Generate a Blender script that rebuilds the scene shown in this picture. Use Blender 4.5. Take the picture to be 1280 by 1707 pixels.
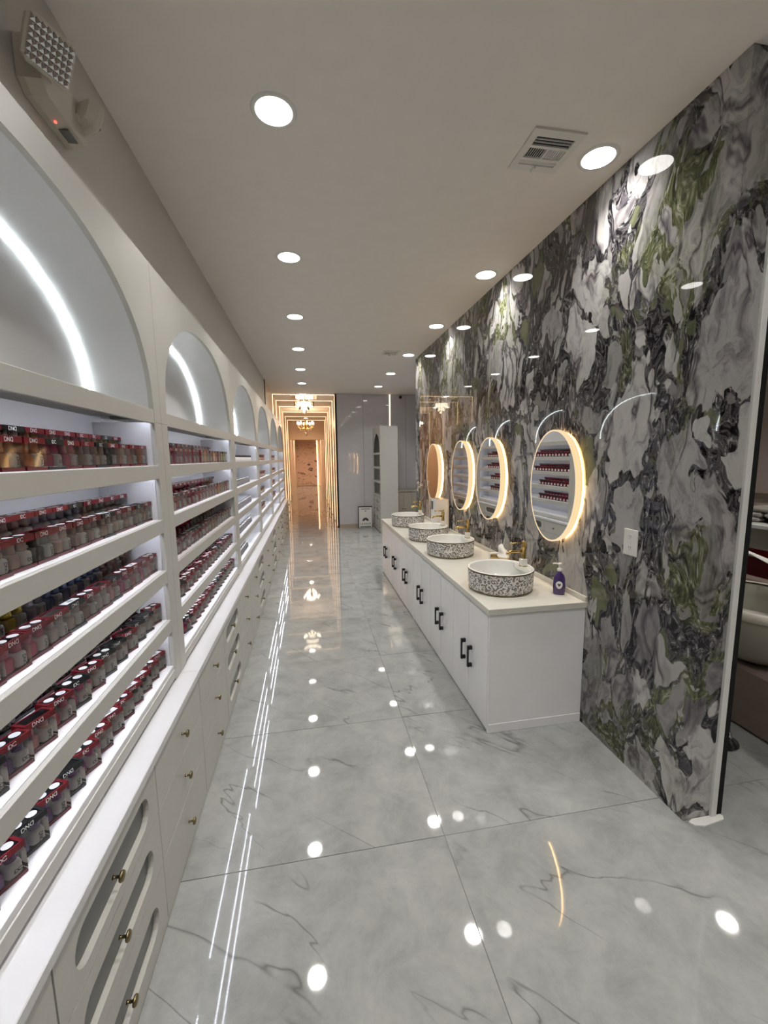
import bpy, bmesh, math, random
from mathutils import Vector, Matrix
rnd = random.Random(7)
R = math.radians
PI = math.pi
for o in list(bpy.data.objects):
    bpy.data.objects.remove(o, do_unlink=True)
scene = bpy.context.scene
COL = scene.collection

# ------------------------------------------------------------------ camera
CAM_H = 1.6
F_PX, PITCH, YAW, ROLL = 691.16, R(7.529), R(10.015), R(-0.705)
cp, sp, cy, sy = math.cos(PITCH), math.sin(PITCH), math.cos(YAW), math.sin(YAW)
fwd = Vector((sy*cp, cy*cp, -sp)); rgt = Vector((cy, -sy, 0)); upv = rgt.cross(fwd)
cr, sr = math.cos(ROLL), math.sin(ROLL)
r2 = rgt*cr + upv*sr
u2 = upv*cr - rgt*sr
cam_data = bpy.data.cameras.new('camera')
cam = bpy.data.objects.new('camera', cam_data); COL.objects.link(cam)
cam.matrix_world = Matrix(((r2.x, u2.x, -fwd.x, 0), (r2.y, u2.y, -fwd.y, 0), (r2.z, u2.z, -fwd.z, CAM_H), (0, 0, 0, 1)))
cam_data.sensor_fit = 'HORIZONTAL'; cam_data.sensor_width = 36.0
cam_data.lens = F_PX/1280*36.0
cam_data.clip_start = 0.02; cam_data.clip_end = 100
scene.camera = cam

# ------------------------------------------------------------------ world, exposure, light levels
world = bpy.data.worlds.new('world'); scene.world = world
world.use_nodes = True
bgn = world.node_tree.nodes['Background']
bgn.inputs[0].default_value = (1.0, 0.95, 0.9, 1); bgn.inputs[1].default_value = 0.05
vs = scene.view_settings
vs.view_transform = 'Standard'; vs.look = 'None'; vs.exposure = 0.0; vs.gamma = 1.0; vs.use_curve_mapping = False
scene.cycles.max_bounces = 6
scene.cycles.diffuse_bounces = 3
scene.cycles.transparent_max_bounces = 12
scene.cycles.glossy_bounces = 4
scene.cycles.use_light_tree = False
scene.cycles.sample_clamp_indirect = 4.0
scene.cycles.use_adaptive_sampling = True
scene.cycles.adaptive_threshold = 0.04
scene.cycles.adaptive_min_samples = 12
scene.cycles.use_denoising = True
E_DOWN = 14.0      # lens of the ceiling downlights
W_DOWN = 6.7       # watts of each downlight
E_SHELF = 30.0     # cool strips under the shelves
E_ARCH = 33.0      # cool strips round the arches
E_HALO = 1.15       # warm mirror rings
E_HOOP = 4.5      # warm strips of the passage
E_BULB = 9.0

# ------------------------------------------------------------------ mesh helpers
class MB:
    def __init__(self):
        self.v, self.f, self.m, self.s, self.uv = [], [], [], [], {}
    def add(self, vs_, fs_, mi=0, smooth=False):
        b = len(self.v)
        self.v += [tuple(p) for p in vs_]
        for f in fs_:
            self.f.append(tuple(b+i for i in f)); self.m.append(mi); self.s.append(smooth)
        return self
    def box(self, x0, x1, y0, y1, z0, z1, mi=0):
        vs_ = [(x, y, z) for x in (x0, x1) for y in (y0, y1) for z in (z0, z1)]
        return self.add(vs_, [(0, 1, 3, 2), (4, 6, 7, 5), (0, 4, 5, 1), (2, 3, 7, 6), (0, 2, 6, 4), (1, 5, 7, 3)], mi)
    def cbox(self, x0, x1, y0, y1, z0, z1, b=0.003, mi=0):
        """box with chamfered vertical and horizontal edges"""
        bm = bmesh.new()
        bmesh.ops.create_cube(bm, size=1.0)
        for v in bm.verts:
            v.co = Vector(((x0+x1)/2+v.co.x*(x1-x0), (y0+y1)/2+v.co.y*(y1-y0), (z0+z1)/2+v.co.z*(z1-z0)))
        bmesh.ops.bevel(bm, geom=bm.edges[:], offset=b, segments=1, affect='EDGES')
        bm.verts.index_update()
        self.add([v.co[:] for v in bm.verts], [[v.index for v in f.verts] for f in bm.faces], mi)
        bm.free(); return self
    def lathe(self, prof, seg=24, c=(0, 0, 0), mi=0, smooth=True, axis='z', caps=True, sq=0.0):
        """prof: [(r, h)...]; sq > 0 turns the circle towards a rounded square"""
        vs_, fs_ = [], []
        n = len(prof)
        for r_, h_ in prof:
            for k in range(seg):
                a = 2*PI*k/seg + (PI/seg if sq else 0)
                ca, sa = math.cos(a), math.sin(a)
                rr = r_
                if sq:
                    p_ = 2+sq*4
                    rr = r_/((abs(ca)**p_+abs(sa)**p_)**(1/p_))
                vs_.append((rr*ca, rr*sa, h_))
        for i in range(n-1):
            for k in range(seg):
                k2 = (k+1) % seg
                fs_.append((i*seg+k, i*seg+k2, (i+1)*seg+k2, (i+1)*seg+k))
        if caps:
            fs_.append(tuple(reversed(range(seg)))); fs_.append(tuple(range((n-1)*seg, n*seg)))
        out = []
        for x, y, z in vs_:
            if axis == 'x': x, y, z = z, x, y
            elif axis == 'y': x, y, z = y, z, x
            out.append((x+c[0], y+c[1], z+c[2]))
        return self.add(out, fs_, mi, smooth)
    def cyl(self, c, r, h, seg=16, axis='z', mi=0, smooth=True):
        return self.lathe([(r, 0), (r, h)], seg, c, mi, smooth, axis)
    def tube(self, pts, r, seg=8, mi=0, taper=None):
        pts = [Vector(p) for p in pts]
        vs_, fs_ = [], []
        n = len(pts)
        ref = None
        for i, p in enumerate(pts):
            t = (pts[min(i+1, n-1)]-pts[max(i-1, 0)]).normalized()
            if ref is None:
                ref = Vector((0, 0, 1)) if abs(t.z) < 0.9 else Vector((1, 0, 0))
            a = t.cross(ref).normalized(); b = a.cross(t).normalized(); ref = b
            rr = r if taper is None else r*taper[i]
            for k in range(seg):
                th = 2*PI*k/seg
                vs_.append(p + a*(rr*math.cos(th)) + b*(rr*math.sin(th)))
        for i in range(n-1):
            for k in range(seg):
                k2 = (k+1) % seg
                fs_.append((i*seg+k, i*seg+k2, (i+1)*seg+k2, (i+1)*seg+k))
        fs_.append(tuple(reversed(range(seg)))); fs_.append(tuple(range((n-1)*seg, n*seg)))
        return self.add(vs_, fs_, mi, True)
    def prism(self, poly, h0, h1, axis='z', mi=0, smooth_side=False):
        """poly (a,b) list extruded along axis: z -> (a,b,h), x -> (h,a,b), y -> (a,h,b)"""
        n = len(poly)
        def P(a, b, h):
            return (a, b, h) if axis == 'z' else (h, a, b) if axis == 'x' else (a, h, b)
        vs_ = [P(a, b, h0) for a, b in poly] + [P(a, b, h1) for a, b in poly]
        self.add(vs_, [tuple(reversed(range(n))), tuple(range(n, 2*n))], mi)
        return self.add(vs_, [(i, (i+1) % n, n+(i+1) % n, n+i) for i in range(n)], mi, smooth_side)
    def ring(self, outer, inner, h0, h1, axis='x', mi=0, mi_in=None):
        """plate between two matching outlines, with thickness; mi_in colours the inner wall"""
        n = len(outer)
        def P(a, b, h):
            return (a, b, h) if axis == 'z' else (h, a, b) if axis == 'x' else (a, h, b)
        vs_ = [P(*p, h1) for p in outer]+[P(*p, h1) for p in inner]+[P(*p, h0) for p in outer]+[P(*p, h0) for p in inner]
        fr, bk, os_, is_ = [], [], [], []
        for i in range(n):
            j = (i+1) % n
            fr.append((i, j, n+j, n+i)); bk.append((2*n+j, 2*n+i, 3*n+i, 3*n+j))
            os_.append((j, i, 2*n+i, 2*n+j)); is_.append((n+i, n+j, 3*n+j, 3*n+i))
        self.add(vs_, fr+bk+os_, mi)
        return self.add(vs_, is_, mi if mi_in is None else mi_in)
    def build(self, name, mats, parent=None, off=None, uvs=None):
        me = bpy.data.meshes.new(name)
        o0 = Vector(off) if off is not None else (parent.location if parent is not None else Vector((0, 0, 0)))
        if parent is not None and off is None and parent.parent is not None:
            o0 = parent.location + parent.parent.location
        me.from_pydata([(x-o0[0], y-o0[1], z-o0[2]) for x, y, z in self.v], [], self.f)
        if not isinstance(mats, (list, tuple)): mats = [mats]
        for m_ in mats: me.materials.append(m_)
        me.polygons.foreach_set('material_index', self.m)
        me.polygons.foreach_set('use_smooth', self.s)
        bm = bmesh.new(); bm.from_mesh(me)
        bmesh.ops.recalc_face_normals(bm, faces=bm.faces[:])
        bm.to_mesh(me); bm.free()
        me.update()
        return link(name, me, parent)
def link(name, me, parent=None):
    o = bpy.data.objects.new(name, me); COL.objects.link(o)
    if parent is not None: o.parent = parent
    return o
def tag(o, label=None, cat=None, group=None, kind=None):
    if label: o['label'] = label
    if cat: o['category'] = cat
    if group: o['group'] = group
    if kind: o['kind'] = kind
    return o
def thing(name, label, cat, loc=(0, 0, 0), rz=0.0, group=None):
    o = bpy.data.objects.new(name, None); COL.objects.link(o)
    o.empty_display_size = 0.05
    o.location = loc; o.rotation_euler = (0, 0, rz)
    return tag(o, label, cat, group)
def place(o, loc, rz=0.0):
    """give a mesh built round the world origin its place"""
    o.location = loc; o.rotation_euler = (0, 0, rz); return o

# ------------------------------------------------------------------ materials
def newmat(name):
    m = bpy.data.materials.new(name); m.use_nodes = True
    nt = m.node_tree
    return m, nt, nt.nodes['Principled BSDF'], nt.nodes['Material Output']
def N(nt, typ, **kw):
    n = nt.nodes.new(typ)
    for k, v in kw.items():
        if hasattr(n, k): setattr(n, k, v)
    return n
def setin(n, d):
    for k, v in d.items(): n.inputs[k].default_value = v
    return n
def pm(name, col, rough=0.5, metal=0.0, spec=0.5, bump=0.0, bscale=200.0, var=0.0, coat=0.0):
    m, nt, b, out = newmat(name)
    b.inputs['Base Color'].default_value = (*col, 1)
    b.inputs['Roughness'].default_value = rough; b.inputs['Metallic'].default_value = metal
    b.inputs['Specular IOR Level'].default_value = spec
    b.inputs['Coat Weight'].default_value = coat; b.inputs['Coat Roughness'].default_value = 0.05
    geo = N(nt, 'ShaderNodeNewGeometry')
    nz = setin(N(nt, 'ShaderNodeTexNoise'), {'Scale': bscale if bump else 9.0, 'Detail': 3.0 if bump else 1.0})
    nt.links.new(geo.outputs['Position'], nz.inputs['Vector'])
    if bump:
        bp = setin(N(nt, 'ShaderNodeBump'), {'Strength': bump, 'Distance': 0.002})
        nt.links.new(nz.outputs['Fac'], bp.inputs['Height']); nt.links.new(bp.outputs['Normal'], b.inputs['Normal'])
    mx = N(nt, 'ShaderNodeMix', data_type='RGBA')
    v_ = var if var else 0.03
    mx.inputs[6].default_value = (*[c*(1-v_) for c in col], 1); mx.inputs[7].default_value = (*[min(1, c*(1+v_)) for c in col], 1)
    nt.links.new(nz.outputs['Fac'], mx.inputs[0]); nt.links.new(mx.outputs[2], b.inputs['Base Color'])
    return m
def em(name, col, strength, dots=0.0):
    m, nt, b, out = newmat(name)
    nt.nodes.remove(b)
    e = setin(N(nt, 'ShaderNodeEmission'), {'Color': (*col, 1), 'Strength': strength})
    nt.links.new(e.outputs[0], out.inputs[0])
    if dots:
        at = N(nt, 'ShaderNodeAttribute'); at.attribute_name = 'run'
        md = N(nt, 'ShaderNodeMath', operation='MULTIPLY'); md.inputs[1].default_value = 2*PI/dots
        sn = N(nt, 'ShaderNodeMath', operation='SINE')
        mr = N(nt, 'ShaderNodeMapRange'); setin(mr, {'From Min': -0.2, 'From Max': 0.5, 'To Min': 0.25*strength, 'To Max': 1.75*strength})
        nt.links.new(at.outputs['Fac'], md.inputs[0]); nt.links.new(md.outputs[0], sn.inputs[0])
        nt.links.new(sn.outputs[0], mr.inputs['Value']); nt.links.new(mr.outputs[0], e.inputs['Strength'])
    return m
def ramp(nt, pts, mode='LINEAR'):
    n = N(nt, 'ShaderNodeValToRGB'); cr_ = n.color_ramp; cr_.interpolation = mode
    while len(cr_.elements) < len(pts): cr_.elements.new(0.5)
    for e, (p, c) in zip(cr_.elements, pts):
        e.position = p; e.color = (*c, 1) if len(c) == 3 else c
    return n

M = {}
M['white'] = pm('white_laminate', (0.55, 0.54, 0.505), 0.38)
M['ledge'] = pm('white_ledge', (0.72, 0.72, 0.74), 0.18)
M['inside'] = pm('white_shelf_lining', (0.82, 0.82, 0.85), 0.4)
M['gap'] = pm('dark_gap', (0.10, 0.098, 0.095), 0.7)
M['paint'] = pm('wall_paint', (0.58, 0.555, 0.51), 0.45)
M['ceil'] = pm('ceiling_paint', (0.86, 0.82, 0.77), 0.75)
M['peach'] = pm('passage_paint', (0.80, 0.62, 0.48), 0.35)  # warm light on white passage walls, put into the base colour
M['gloss_panel'] = pm('gloss_wall_panel', (0.62, 0.60, 0.62), 0.04, coat=0.3)
M['door_white'] = pm('gloss_cabinet_door', (0.90, 0.90, 0.92), 0.12)
M['top'] = pm('cream_worktop', (0.70, 0.68, 0.61), 0.12, var=0.06)
M['black'] = pm('black_metal', (0.012, 0.012, 0.014), 0.35)
M['trim_white'] = pm('white_trim', (0.72, 0.72, 0.70), 0.4)
M['brass'] = pm('aged_brass', (0.27, 0.22, 0.12), 0.3, metal=1.0)
M['gold'] = pm('polished_gold', (0.62, 0.44, 0.17), 0.16, metal=1.0)
M['chrome'] = pm('chrome', (0.7, 0.7, 0.7), 0.12, metal=1.0)
M['slot_glass'] = pm('smoked_slot', (0.13, 0.13, 0.13), 0.3)
M['porcelain'] = pm('white_porcelain', (0.82, 0.82, 0.78), 0.08, coat=0.3)
M['rimgold'] = pm('dark_gilt_rim', (0.22, 0.19, 0.12), 0.25, metal=0.9)
M['mirror'] = pm('mirror_glass', (0.86, 0.87, 0.86), 0.01, metal=1.0)
M['plastic_w'] = pm('white_plastic', (0.76, 0.75, 0.71), 0.35)
M['plastic_beige'] = pm('emergency_light_plastic', (0.62, 0.58, 0.50), 0.4)
M['dark'] = pm('dark_duct', (0.018, 0.018, 0.018), 0.85, spec=0.1)
M['paper'] = pm('white_paper', (0.8, 0.79, 0.76), 0.7)
M['print'] = pm('black_print', (0.02, 0.025, 0.022), 0.6)
M['print_w'] = pm('white_print', (0.85, 0.85, 0.85), 0.5)
M['bottle_w'] = pm('white_gel_bottle', (0.92, 0.90, 0.87), 0.3)
M['grey_jar'] = pm('grey_bottle', (0.22, 0.22, 0.25), 0.3)
M['taupe'] = pm('taupe_leather', (0.34, 0.32, 0.26), 0.4, bump=0.1)
M['brown'] = pm('brown_panel', (0.22, 0.165, 0.14), 0.4, var=0.12)
M['room'] = pm('taupe_room_paint', (0.56, 0.46, 0.41), 0.5)
M['red_card'] = pm('red_card', (0.17, 0.008, 0.012), 0.4)
M['towel'] = pm('grey_towel', (0.4, 0.37, 0.33), 0.95, bump=0.6, bscale=150, var=0.2)
M['beige_cab'] = pm('beige_cabinet', (0.45, 0.42, 0.35), 0.4)
M['green'] = pm('leaf_green', (0.10, 0.22, 0.05), 0.5)
M['petal'] = pm('white_petal', (0.82, 0.78, 0.8), 0.6)
M['rubber'] = pm('black_rubber', (0.02, 0.02, 0.02), 0.6)
M['skirting'] = pm('skirting_gilt', (0.5, 0.40, 0.30), 0.3)
M['wood'] = pm('brown_wood', (0.20, 0.12, 0.07), 0.5, var=0.2)

M['down'] = em('downlight_glow', (1.0, 0.965, 0.915), E_DOWN)
M['led'] = em('cool_led_strip', (0.84, 0.88, 1.0), E_SHELF, dots=0.017)
M['led_arch'] = em('cool_arch_led', (0.90, 1.0, 0.98), E_ARCH, dots=0.013)
M['halo'] = em('warm_mirror_glow', (1.0, 0.62, 0.26), E_HALO)
M['halo_back'] = em('warm_wall_glow', (1.0, 0.60, 0.25), 26.0)
M['halo_front'] = em('warm_mirror_edge', (1.0, 0.78, 0.50), 0.95)
M['hoop'] = em('warm_led_strip', (1.0, 0.66, 0.38), E_HOOP)
M['bulb'] = em('warm_bulb', (1.0, 0.84, 0.62), E_BULB)
M['red_led'] = em('red_indicator', (1.0, 0.15, 0.1), 2.0)

def objcol(name, rough, metal=0.0, coat=0.0, trans=0.0):
    m, nt, b, out = newmat(name)
    oi = N(nt, 'ShaderNodeObjectInfo')
    nt.links.new(oi.outputs['Color'], b.inputs['Base Color'])
    b.inputs['Roughness'].default_value = rough; b.inputs['Coat Weight'].default_value = coat
    return m
M['polish'] = objcol('polish_colour', 0.12)
M['cap_card'] = objcol('printed_card_cap', 0.22)
def clear(name, tint, amount, rough=0.05):
    m, nt, b, out = newmat(name)
    nt.nodes.remove(b)
    tr = setin(N(nt, 'ShaderNodeBsdfTransparent'), {'Color': (*tint, 1)})
    gl = setin(N(nt, 'ShaderNodeBsdfGlossy'), {'Color': (1, 1, 1, 1), 'Roughness': rough})
    lw = setin(N(nt, 'ShaderNodeFresnel'), {'IOR': 1.45})
    ad = N(nt, 'ShaderNodeMath', operation='ADD'); ad.inputs[1].default_value = amount
    mx = N(nt, 'ShaderNodeMixShader')
    nt.links.new(lw.outputs[0], ad.inputs[0]); nt.links.new(ad.outputs[0], mx.inputs[0])
    nt.links.new(tr.outputs[0], mx.inputs[1]); nt.links.new(gl.outputs[0], mx.inputs[2])
    nt.links.new(mx.outputs[0], out.inputs[0])
    return m
M['clear'] = clear('clear_box_plastic', (0.99, 0.985, 0.985), 0.01)
M['window'] = clear('cap_window', (0.35, 0.33, 0.33), 0.06)
M['crystal'] = clear('crystal_glass', (0.95, 0.93, 0.9), 0.25)
def soapmat():
    m, nt, b, out = newmat('purple_soap')
    setin(b, {'Base Color': (0.05, 0.025, 0.13, 1), 'Roughness': 0.08, 'Coat Weight': 0.5})
    return m
M['soap'] = soapmat()

def marble():
    m, nt, b, out = newmat('breccia_marble')
    L = nt.links.new
    geo = N(nt, 'ShaderNodeNewGeometry')
    mp = N(nt, 'ShaderNodeMapping'); mp.inputs['Rotation'].default_value = (R(14), 0, 0); mp.inputs['Scale'].default_value = (1, 1.35, 0.72)
    L(geo.outputs['Position'], mp.inputs['Vector'])
    def noise(scale, detail, rough=0.55, vec=None, dist=0.0):
        n = setin(N(nt, 'ShaderNodeTexNoise'), {'Scale': scale, 'Detail': detail, 'Roughness': rough, 'Distortion': dist})
        L(vec if vec is not None else mp.outputs[0], n.inputs['Vector']); return n
    def math_(op, a, b_=None):
        n = N(nt, 'ShaderNodeMath', operation=op)
        for i, q in enumerate((a, b_)):
            if q is None: continue
            if isinstance(q, (int, float)): n.inputs[i].default_value = q
            else: L(q, n.inputs[i])
        return n.outputs[0]
    def vwarp(vec, scale, detail, amt, rough=0.6):
        n = noise(scale, detail, rough, vec)
        sb = N(nt, 'ShaderNodeVectorMath', operation='SUBTRACT'); L(n.outputs['Color'], sb.inputs[0]); sb.inputs[1].default_value = (0.5, 0.5, 0.5)
        sc = N(nt, 'ShaderNodeVectorMath', operation='SCALE'); L(sb.outputs[0], sc.inputs[0]); sc.inputs['Scale'].default_value = amt
        ad = N(nt, 'ShaderNodeVectorMath', operation='ADD'); L(vec, ad.inputs[0]); L(sc.outputs[0], ad.inputs[1])
        return ad.outputs[0]
    def mix(fac, a, c):
        n = N(nt, 'ShaderNodeMix', data_type='RGBA')
        if isinstance(fac, float): n.inputs[0].default_value = fac
        else: L(fac, n.inputs[0])
        for i, q in ((6, a), (7, c)):
            if isinstance(q, tuple): n.inputs[i].default_value = (*q, 1)
            else: L(q, n.inputs[i])
        return n.outputs[2]
    def rmp(src, pts, mode='LINEAR'):
        n = ramp(nt, pts, mode); L(src, n.inputs[0]); return n.outputs[0]
    def cells(vec, scale):
        c = setin(N(nt, 'ShaderNodeTexVoronoi'), {'Scale': scale}); L(vec, c.inputs['Vector'])
        e = N(nt, 'ShaderNodeTexVoronoi', feature='DISTANCE_TO_EDGE'); e.inputs['Scale'].default_value = scale; L(vec, e.inputs['Vector'])
        sx = N(nt, 'ShaderNodeSeparateColor'); L(c.outputs['Color'], sx.inputs[0])
        return sx.outputs, e.outputs['Distance']
    def edge_mask(dist, src, lo, hi, soft=0.02):
        t_ = N(nt, 'ShaderNodeMapRange'); setin(t_, {'From Min': 0.34, 'From Max': 0.66, 'To Min': lo, 'To Max': hi}); L(src, t_.inputs['Value'])
        return rmp(math_('SUBTRACT', dist, t_.outputs[0]), [(0.0, (0, 0, 0)), (soft, (1, 1, 1))])
    w1 = vwarp(mp.outputs[0], 1.7, 3, 0.55)
    w2 = vwarp(w1, 9.0, 4, 0.10, 0.65)
    w3 = vwarp(w2, 30.0, 2, 0.03, 0.65)
    w4 = vwarp(w1, 6.0, 3, 0.075, 0.55)
    # dark swirling ground
    sw = noise(13.0, 5, 0.68, w1, 2.6)
    ground = rmp(sw.outputs['Fac'], [(0.38, (0.003, 0.003, 0.005)), (0.48, (0.014, 0.012, 0.017)), (0.535, (0.13, 0.125, 0.13)), (0.56, (0.018, 0.016, 0.021)), (0.66, (0.36, 0.35, 0.34))])
    # green bloom over the ground
    ng = noise(1.55, 5, 0.6, w2, 1.0)
    gsw = noise(17.0, 4, 0.65, w1, 1.8)
    green = rmp(gsw.outputs['Fac'], [(0.36, (0.016, 0.018, 0.010)), (0.47, (0.075, 0.084, 0.036)), (0.56, (0.15, 0.16, 0.08)), (0.66, (0.40, 0.40, 0.34))])
    gfac = rmp(ng.outputs['Fac'], [(0.52, (0, 0, 0)), (0.585, (1, 1, 1))])
    col = mix(math_('MULTIPLY', gfac, 0.9), ground, green)
    # small angular chips
    c3, e3 = cells(w3, 17.0)
    k3 = edge_mask(e3, noise(4.0, 4, 0.6, w1).outputs['Fac'], 0.02, 0.55, 0.05)
    chip = rmp(c3[0], [(0.0, (0.05, 0.046, 0.055)), (0.35, (0.22, 0.21, 0.21)), (0.6, (0.42, 0.41, 0.40)), (0.8, (0.10, 0.115, 0.06))], 'CONSTANT')
    col = mix(math_('MULTIPLY', k3, 0.75), col, chip)
    # middle pieces
    cloud = noise(8.0, 5, 0.66, w2, 1.2)
    shade = rmp(cloud.outputs['Fac'], [(0.32, (0.42, 0.41, 0.43)), (0.50, (0.92, 0.92, 0.92)), (0.8, (1.1, 1.09, 1.06))])
    vn = noise(2.3, 4, 0.5, w1, 0.7)
    vk = rmp(noise(5.0, 3, 0.5, w1).outputs['Fac'], [(0.36, (0, 0, 0)), (0.50, (1, 1, 1))])
    rid = math_('ABSOLUTE', math_('SUBTRACT', vn.outputs['Fac'], 0.5))
    vein = rmp(rid, [(0.0, (1, 1, 1)), (0.010, (0.75, 0.75, 0.75)), (0.036, (0, 0, 0))])
    def piece(src):
        mu = N(nt, 'ShaderNodeMix', data_type='RGBA', blend_type='MULTIPLY'); mu.inputs[0].default_value = 1.0
        L(src, mu.inputs[6]); L(shade, mu.inputs[7])
        return mix(math_('MULTIPLY', vein, vk), mu.outputs[2], (0.065, 0.055, 0.066))
    c2, e2 = cells(w4, 6.2)
    k2 = edge_mask(e2, noise(2.7, 3, 0.6, w1, 0.8).outputs['Fac'], -0.02, 0.25, 0.025)
    p2 = piece(rmp(c2[0], [(0.0, (0.37, 0.36, 0.35)), (0.30, (0.23, 0.22, 0.225)), (0.50, (0.14, 0.15, 0.09)), (0.62, (0.29, 0.28, 0.275)), (0.78, (0.44, 0.43, 0.415))], 'CONSTANT'))
    col = mix(math_('MULTIPLY', k2, math_('GREATER_THAN', c2[1], 0.33)), col, p2)
    # large pale pieces
    c1, e1 = cells(w4, 2.7)
    k1 = edge_mask(e1, noise(2.1, 4, 0.62, w1, 0.8).outputs['Fac'], -0.06, 0.25, 0.012)
    p1 = piece(rmp(c1[0], [(0.0, (0.47, 0.46, 0.45)), (0.35, (0.37, 0.36, 0.36)), (0.6, (0.52, 0.51, 0.50)), (0.82, (0.27, 0.262, 0.262))], 'CONSTANT'))
    p1 = mix(math_('MULTIPLY', gfac, 0.36), p1, green)
    col = mix(math_('MULTIPLY', k1, math_('GREATER_THAN', c1[1], 0.46)), col, p1)
    L(col, b.inputs['Base Color'])
    setin(b, {'Roughness': 0.02, 'Specular IOR Level': 0.42})
    return m
M['marble'] = marble()

def floor_mat():
    m, nt, b, out = newmat('polished_grey_tile')
    L = nt.links.new
    geo = N(nt, 'ShaderNodeNewGeometry'); oi = N(nt, 'ShaderNodeObjectInfo')
    ofs = N(nt, 'ShaderNodeVectorMath', operation='SCALE'); L(oi.outputs['Random'], ofs.inputs['Scale']); ofs.inputs[0].default_value = (37.0, 53.0, 0)
    ad = N(nt, 'ShaderNodeVectorMath', operation='ADD'); L(geo.outputs['Position'], ad.inputs[0]); L(ofs.outputs[0], ad.inputs[1])
    n1 = setin(N(nt, 'ShaderNodeTexNoise'), {'Scale': 4.6, 'Detail': 6, 'Roughness': 0.72, 'Distortion': 0.3}); L(ad.outputs[0], n1.inputs['Vector'])
    c1 = ramp(nt, [(0.30, (0.255, 0.264, 0.258)), (0.5, (0.335, 0.345, 0.338)), (0.70, (0.40, 0.408, 0.398))]); L(n1.outputs['Fac'], c1.inputs[0])
    mr_ = N(nt, 'ShaderNodeMapping'); mr_.inputs['Rotation'].default_value = (0, 0, R(42)); L(ad.outputs[0], mr_.inputs['Vector'])
    mp = N(nt, 'ShaderNodeMapping'); mp.inputs['Scale'].default_value = (0.42, 1.9, 1)
    L(mr_.outputs[0], mp.inputs['Vector'])
    n2 = setin(N(nt, 'ShaderNodeTexNoise'), {'Scale': 1.7, 'Detail': 4, 'Roughness': 0.5, 'Distortion': 0.35}); L(mp.outputs[0], n2.inputs['Vector'])
    s_ = N(nt, 'ShaderNodeMath', operation='SUBTRACT'); L(n2.outputs['Fac'], s_.inputs[0]); s_.inputs[1].default_value = 0.5
    a_ = N(nt, 'ShaderNodeMath', operation='ABSOLUTE'); L(s_.outputs[0], a_.inputs[0])
    v = ramp(nt, [(0.0, (0.75, 0.75, 0.75)), (0.004, (0.3, 0.3, 0.3)), (0.009, (0, 0, 0))]); L(a_.outputs[0], v.inputs[0])
    n3 = setin(N(nt, 'ShaderNodeTexNoise'), {'Scale': 3.0, 'Detail': 2}); L(ad.outputs[0], n3.inputs['Vector'])
    k = ramp(nt, [(0.44, (0, 0, 0)), (0.58, (1, 1, 1))]); L(n3.outputs['Fac'], k.inputs[0])
    mu = N(nt, 'ShaderNodeMath', operation='MULTIPLY'); L(v.outputs[0], mu.inputs[0]); L(k.outputs[0], mu.inputs[1])
    mx = N(nt, 'ShaderNodeMix', data_type='RGBA'); L(mu.outputs[0], mx.inputs[0]); L(c1.outputs[0], mx.inputs[6]); mx.inputs[7].default_value = (0.10, 0.10, 0.098, 1)
    L(mx.outputs[2], b.inputs['Base Color'])
    setin(b, {'Roughness': 0.035, 'Specular IOR Level': 0.62})
    return m
M['floor'] = floor_mat()
M['grout'] = pm('grout', (0.20, 0.20, 0.19), 0.8)

def scroll_mat():
    m, nt, b, out = newmat('silver_scroll_porcelain')
    L = nt.links.new
    tc = N(nt, 'ShaderNodeTexCoord')
    vm = N(nt, 'ShaderNodeVectorMath', operation='ADD'); oi = N(nt, 'ShaderNodeObjectInfo')
    L(tc.outputs['Object'], vm.inputs[0]); L(oi.outputs['Random'], vm.inputs[1])
    nz = setin(N(nt, 'ShaderNodeTexNoise'), {'Scale': 22.0, 'Detail': 2}); L(vm.outputs[0], nz.inputs['Vector'])
    sc = N(nt, 'ShaderNodeVectorMath', operation='SCALE'); L(nz.outputs['Color'], sc.inputs[0]); sc.inputs['Scale'].default_value = 0.035
    ad = N(nt, 'ShaderNodeVectorMath', operation='ADD'); L(vm.outputs[0], ad.inputs[0]); L(sc.outputs[0], ad.inputs[1])
    vo = setin(N(nt, 'ShaderNodeTexVoronoi'), {'Scale': 34.0}); L(ad.outputs[0], vo.inputs['Vector'])
    mu = N(nt, 'ShaderNodeMath', operation='MULTIPLY'); L(vo.outputs['Distance'], mu.inputs[0]); mu.inputs[1].default_value = 15.0
    sn = N(nt, 'ShaderNodeMath', operation='SINE'); L(mu.outputs[0], sn.inputs[0])
    n2 = setin(N(nt, 'ShaderNodeTexNoise'), {'Scale': 55.0, 'Detail': 3}); L(vm.outputs[0], n2.inputs['Vector'])
    m2 = N(nt, 'ShaderNodeMath', operation='MULTIPLY_ADD'); L(n2.outputs['Fac'], m2.inputs[0]); m2.inputs[1].default_value = 3.0; L(sn.outputs[0], m2.inputs[2])
    rp = ramp(nt, [(0.0, (0, 0, 0)), (0.46, (0, 0, 0)), (0.50, (1, 1, 1)), (1, (1, 1, 1))])
    mr = setin(N(nt, 'ShaderNodeMapRange'), {'From Min': 0.2, 'From Max': 2.8}); L(m2.outputs[0], mr.inputs['Value']); L(mr.outputs[0], rp.inputs[0])
    mx = N(nt, 'ShaderNodeMix', data_type='RGBA'); L(rp.outputs[0], mx.inputs[0]); mx.inputs[6].default_value = (0.20, 0.19, 0.18, 1); mx.inputs[7].default_value = (0.80, 0.78, 0.76, 1)
    L(mx.outputs[2], b.inputs['Base Color'])
    b.inputs['Roughness'].default_value = 0.15
    return m
M['scroll'] = scroll_mat()

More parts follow.
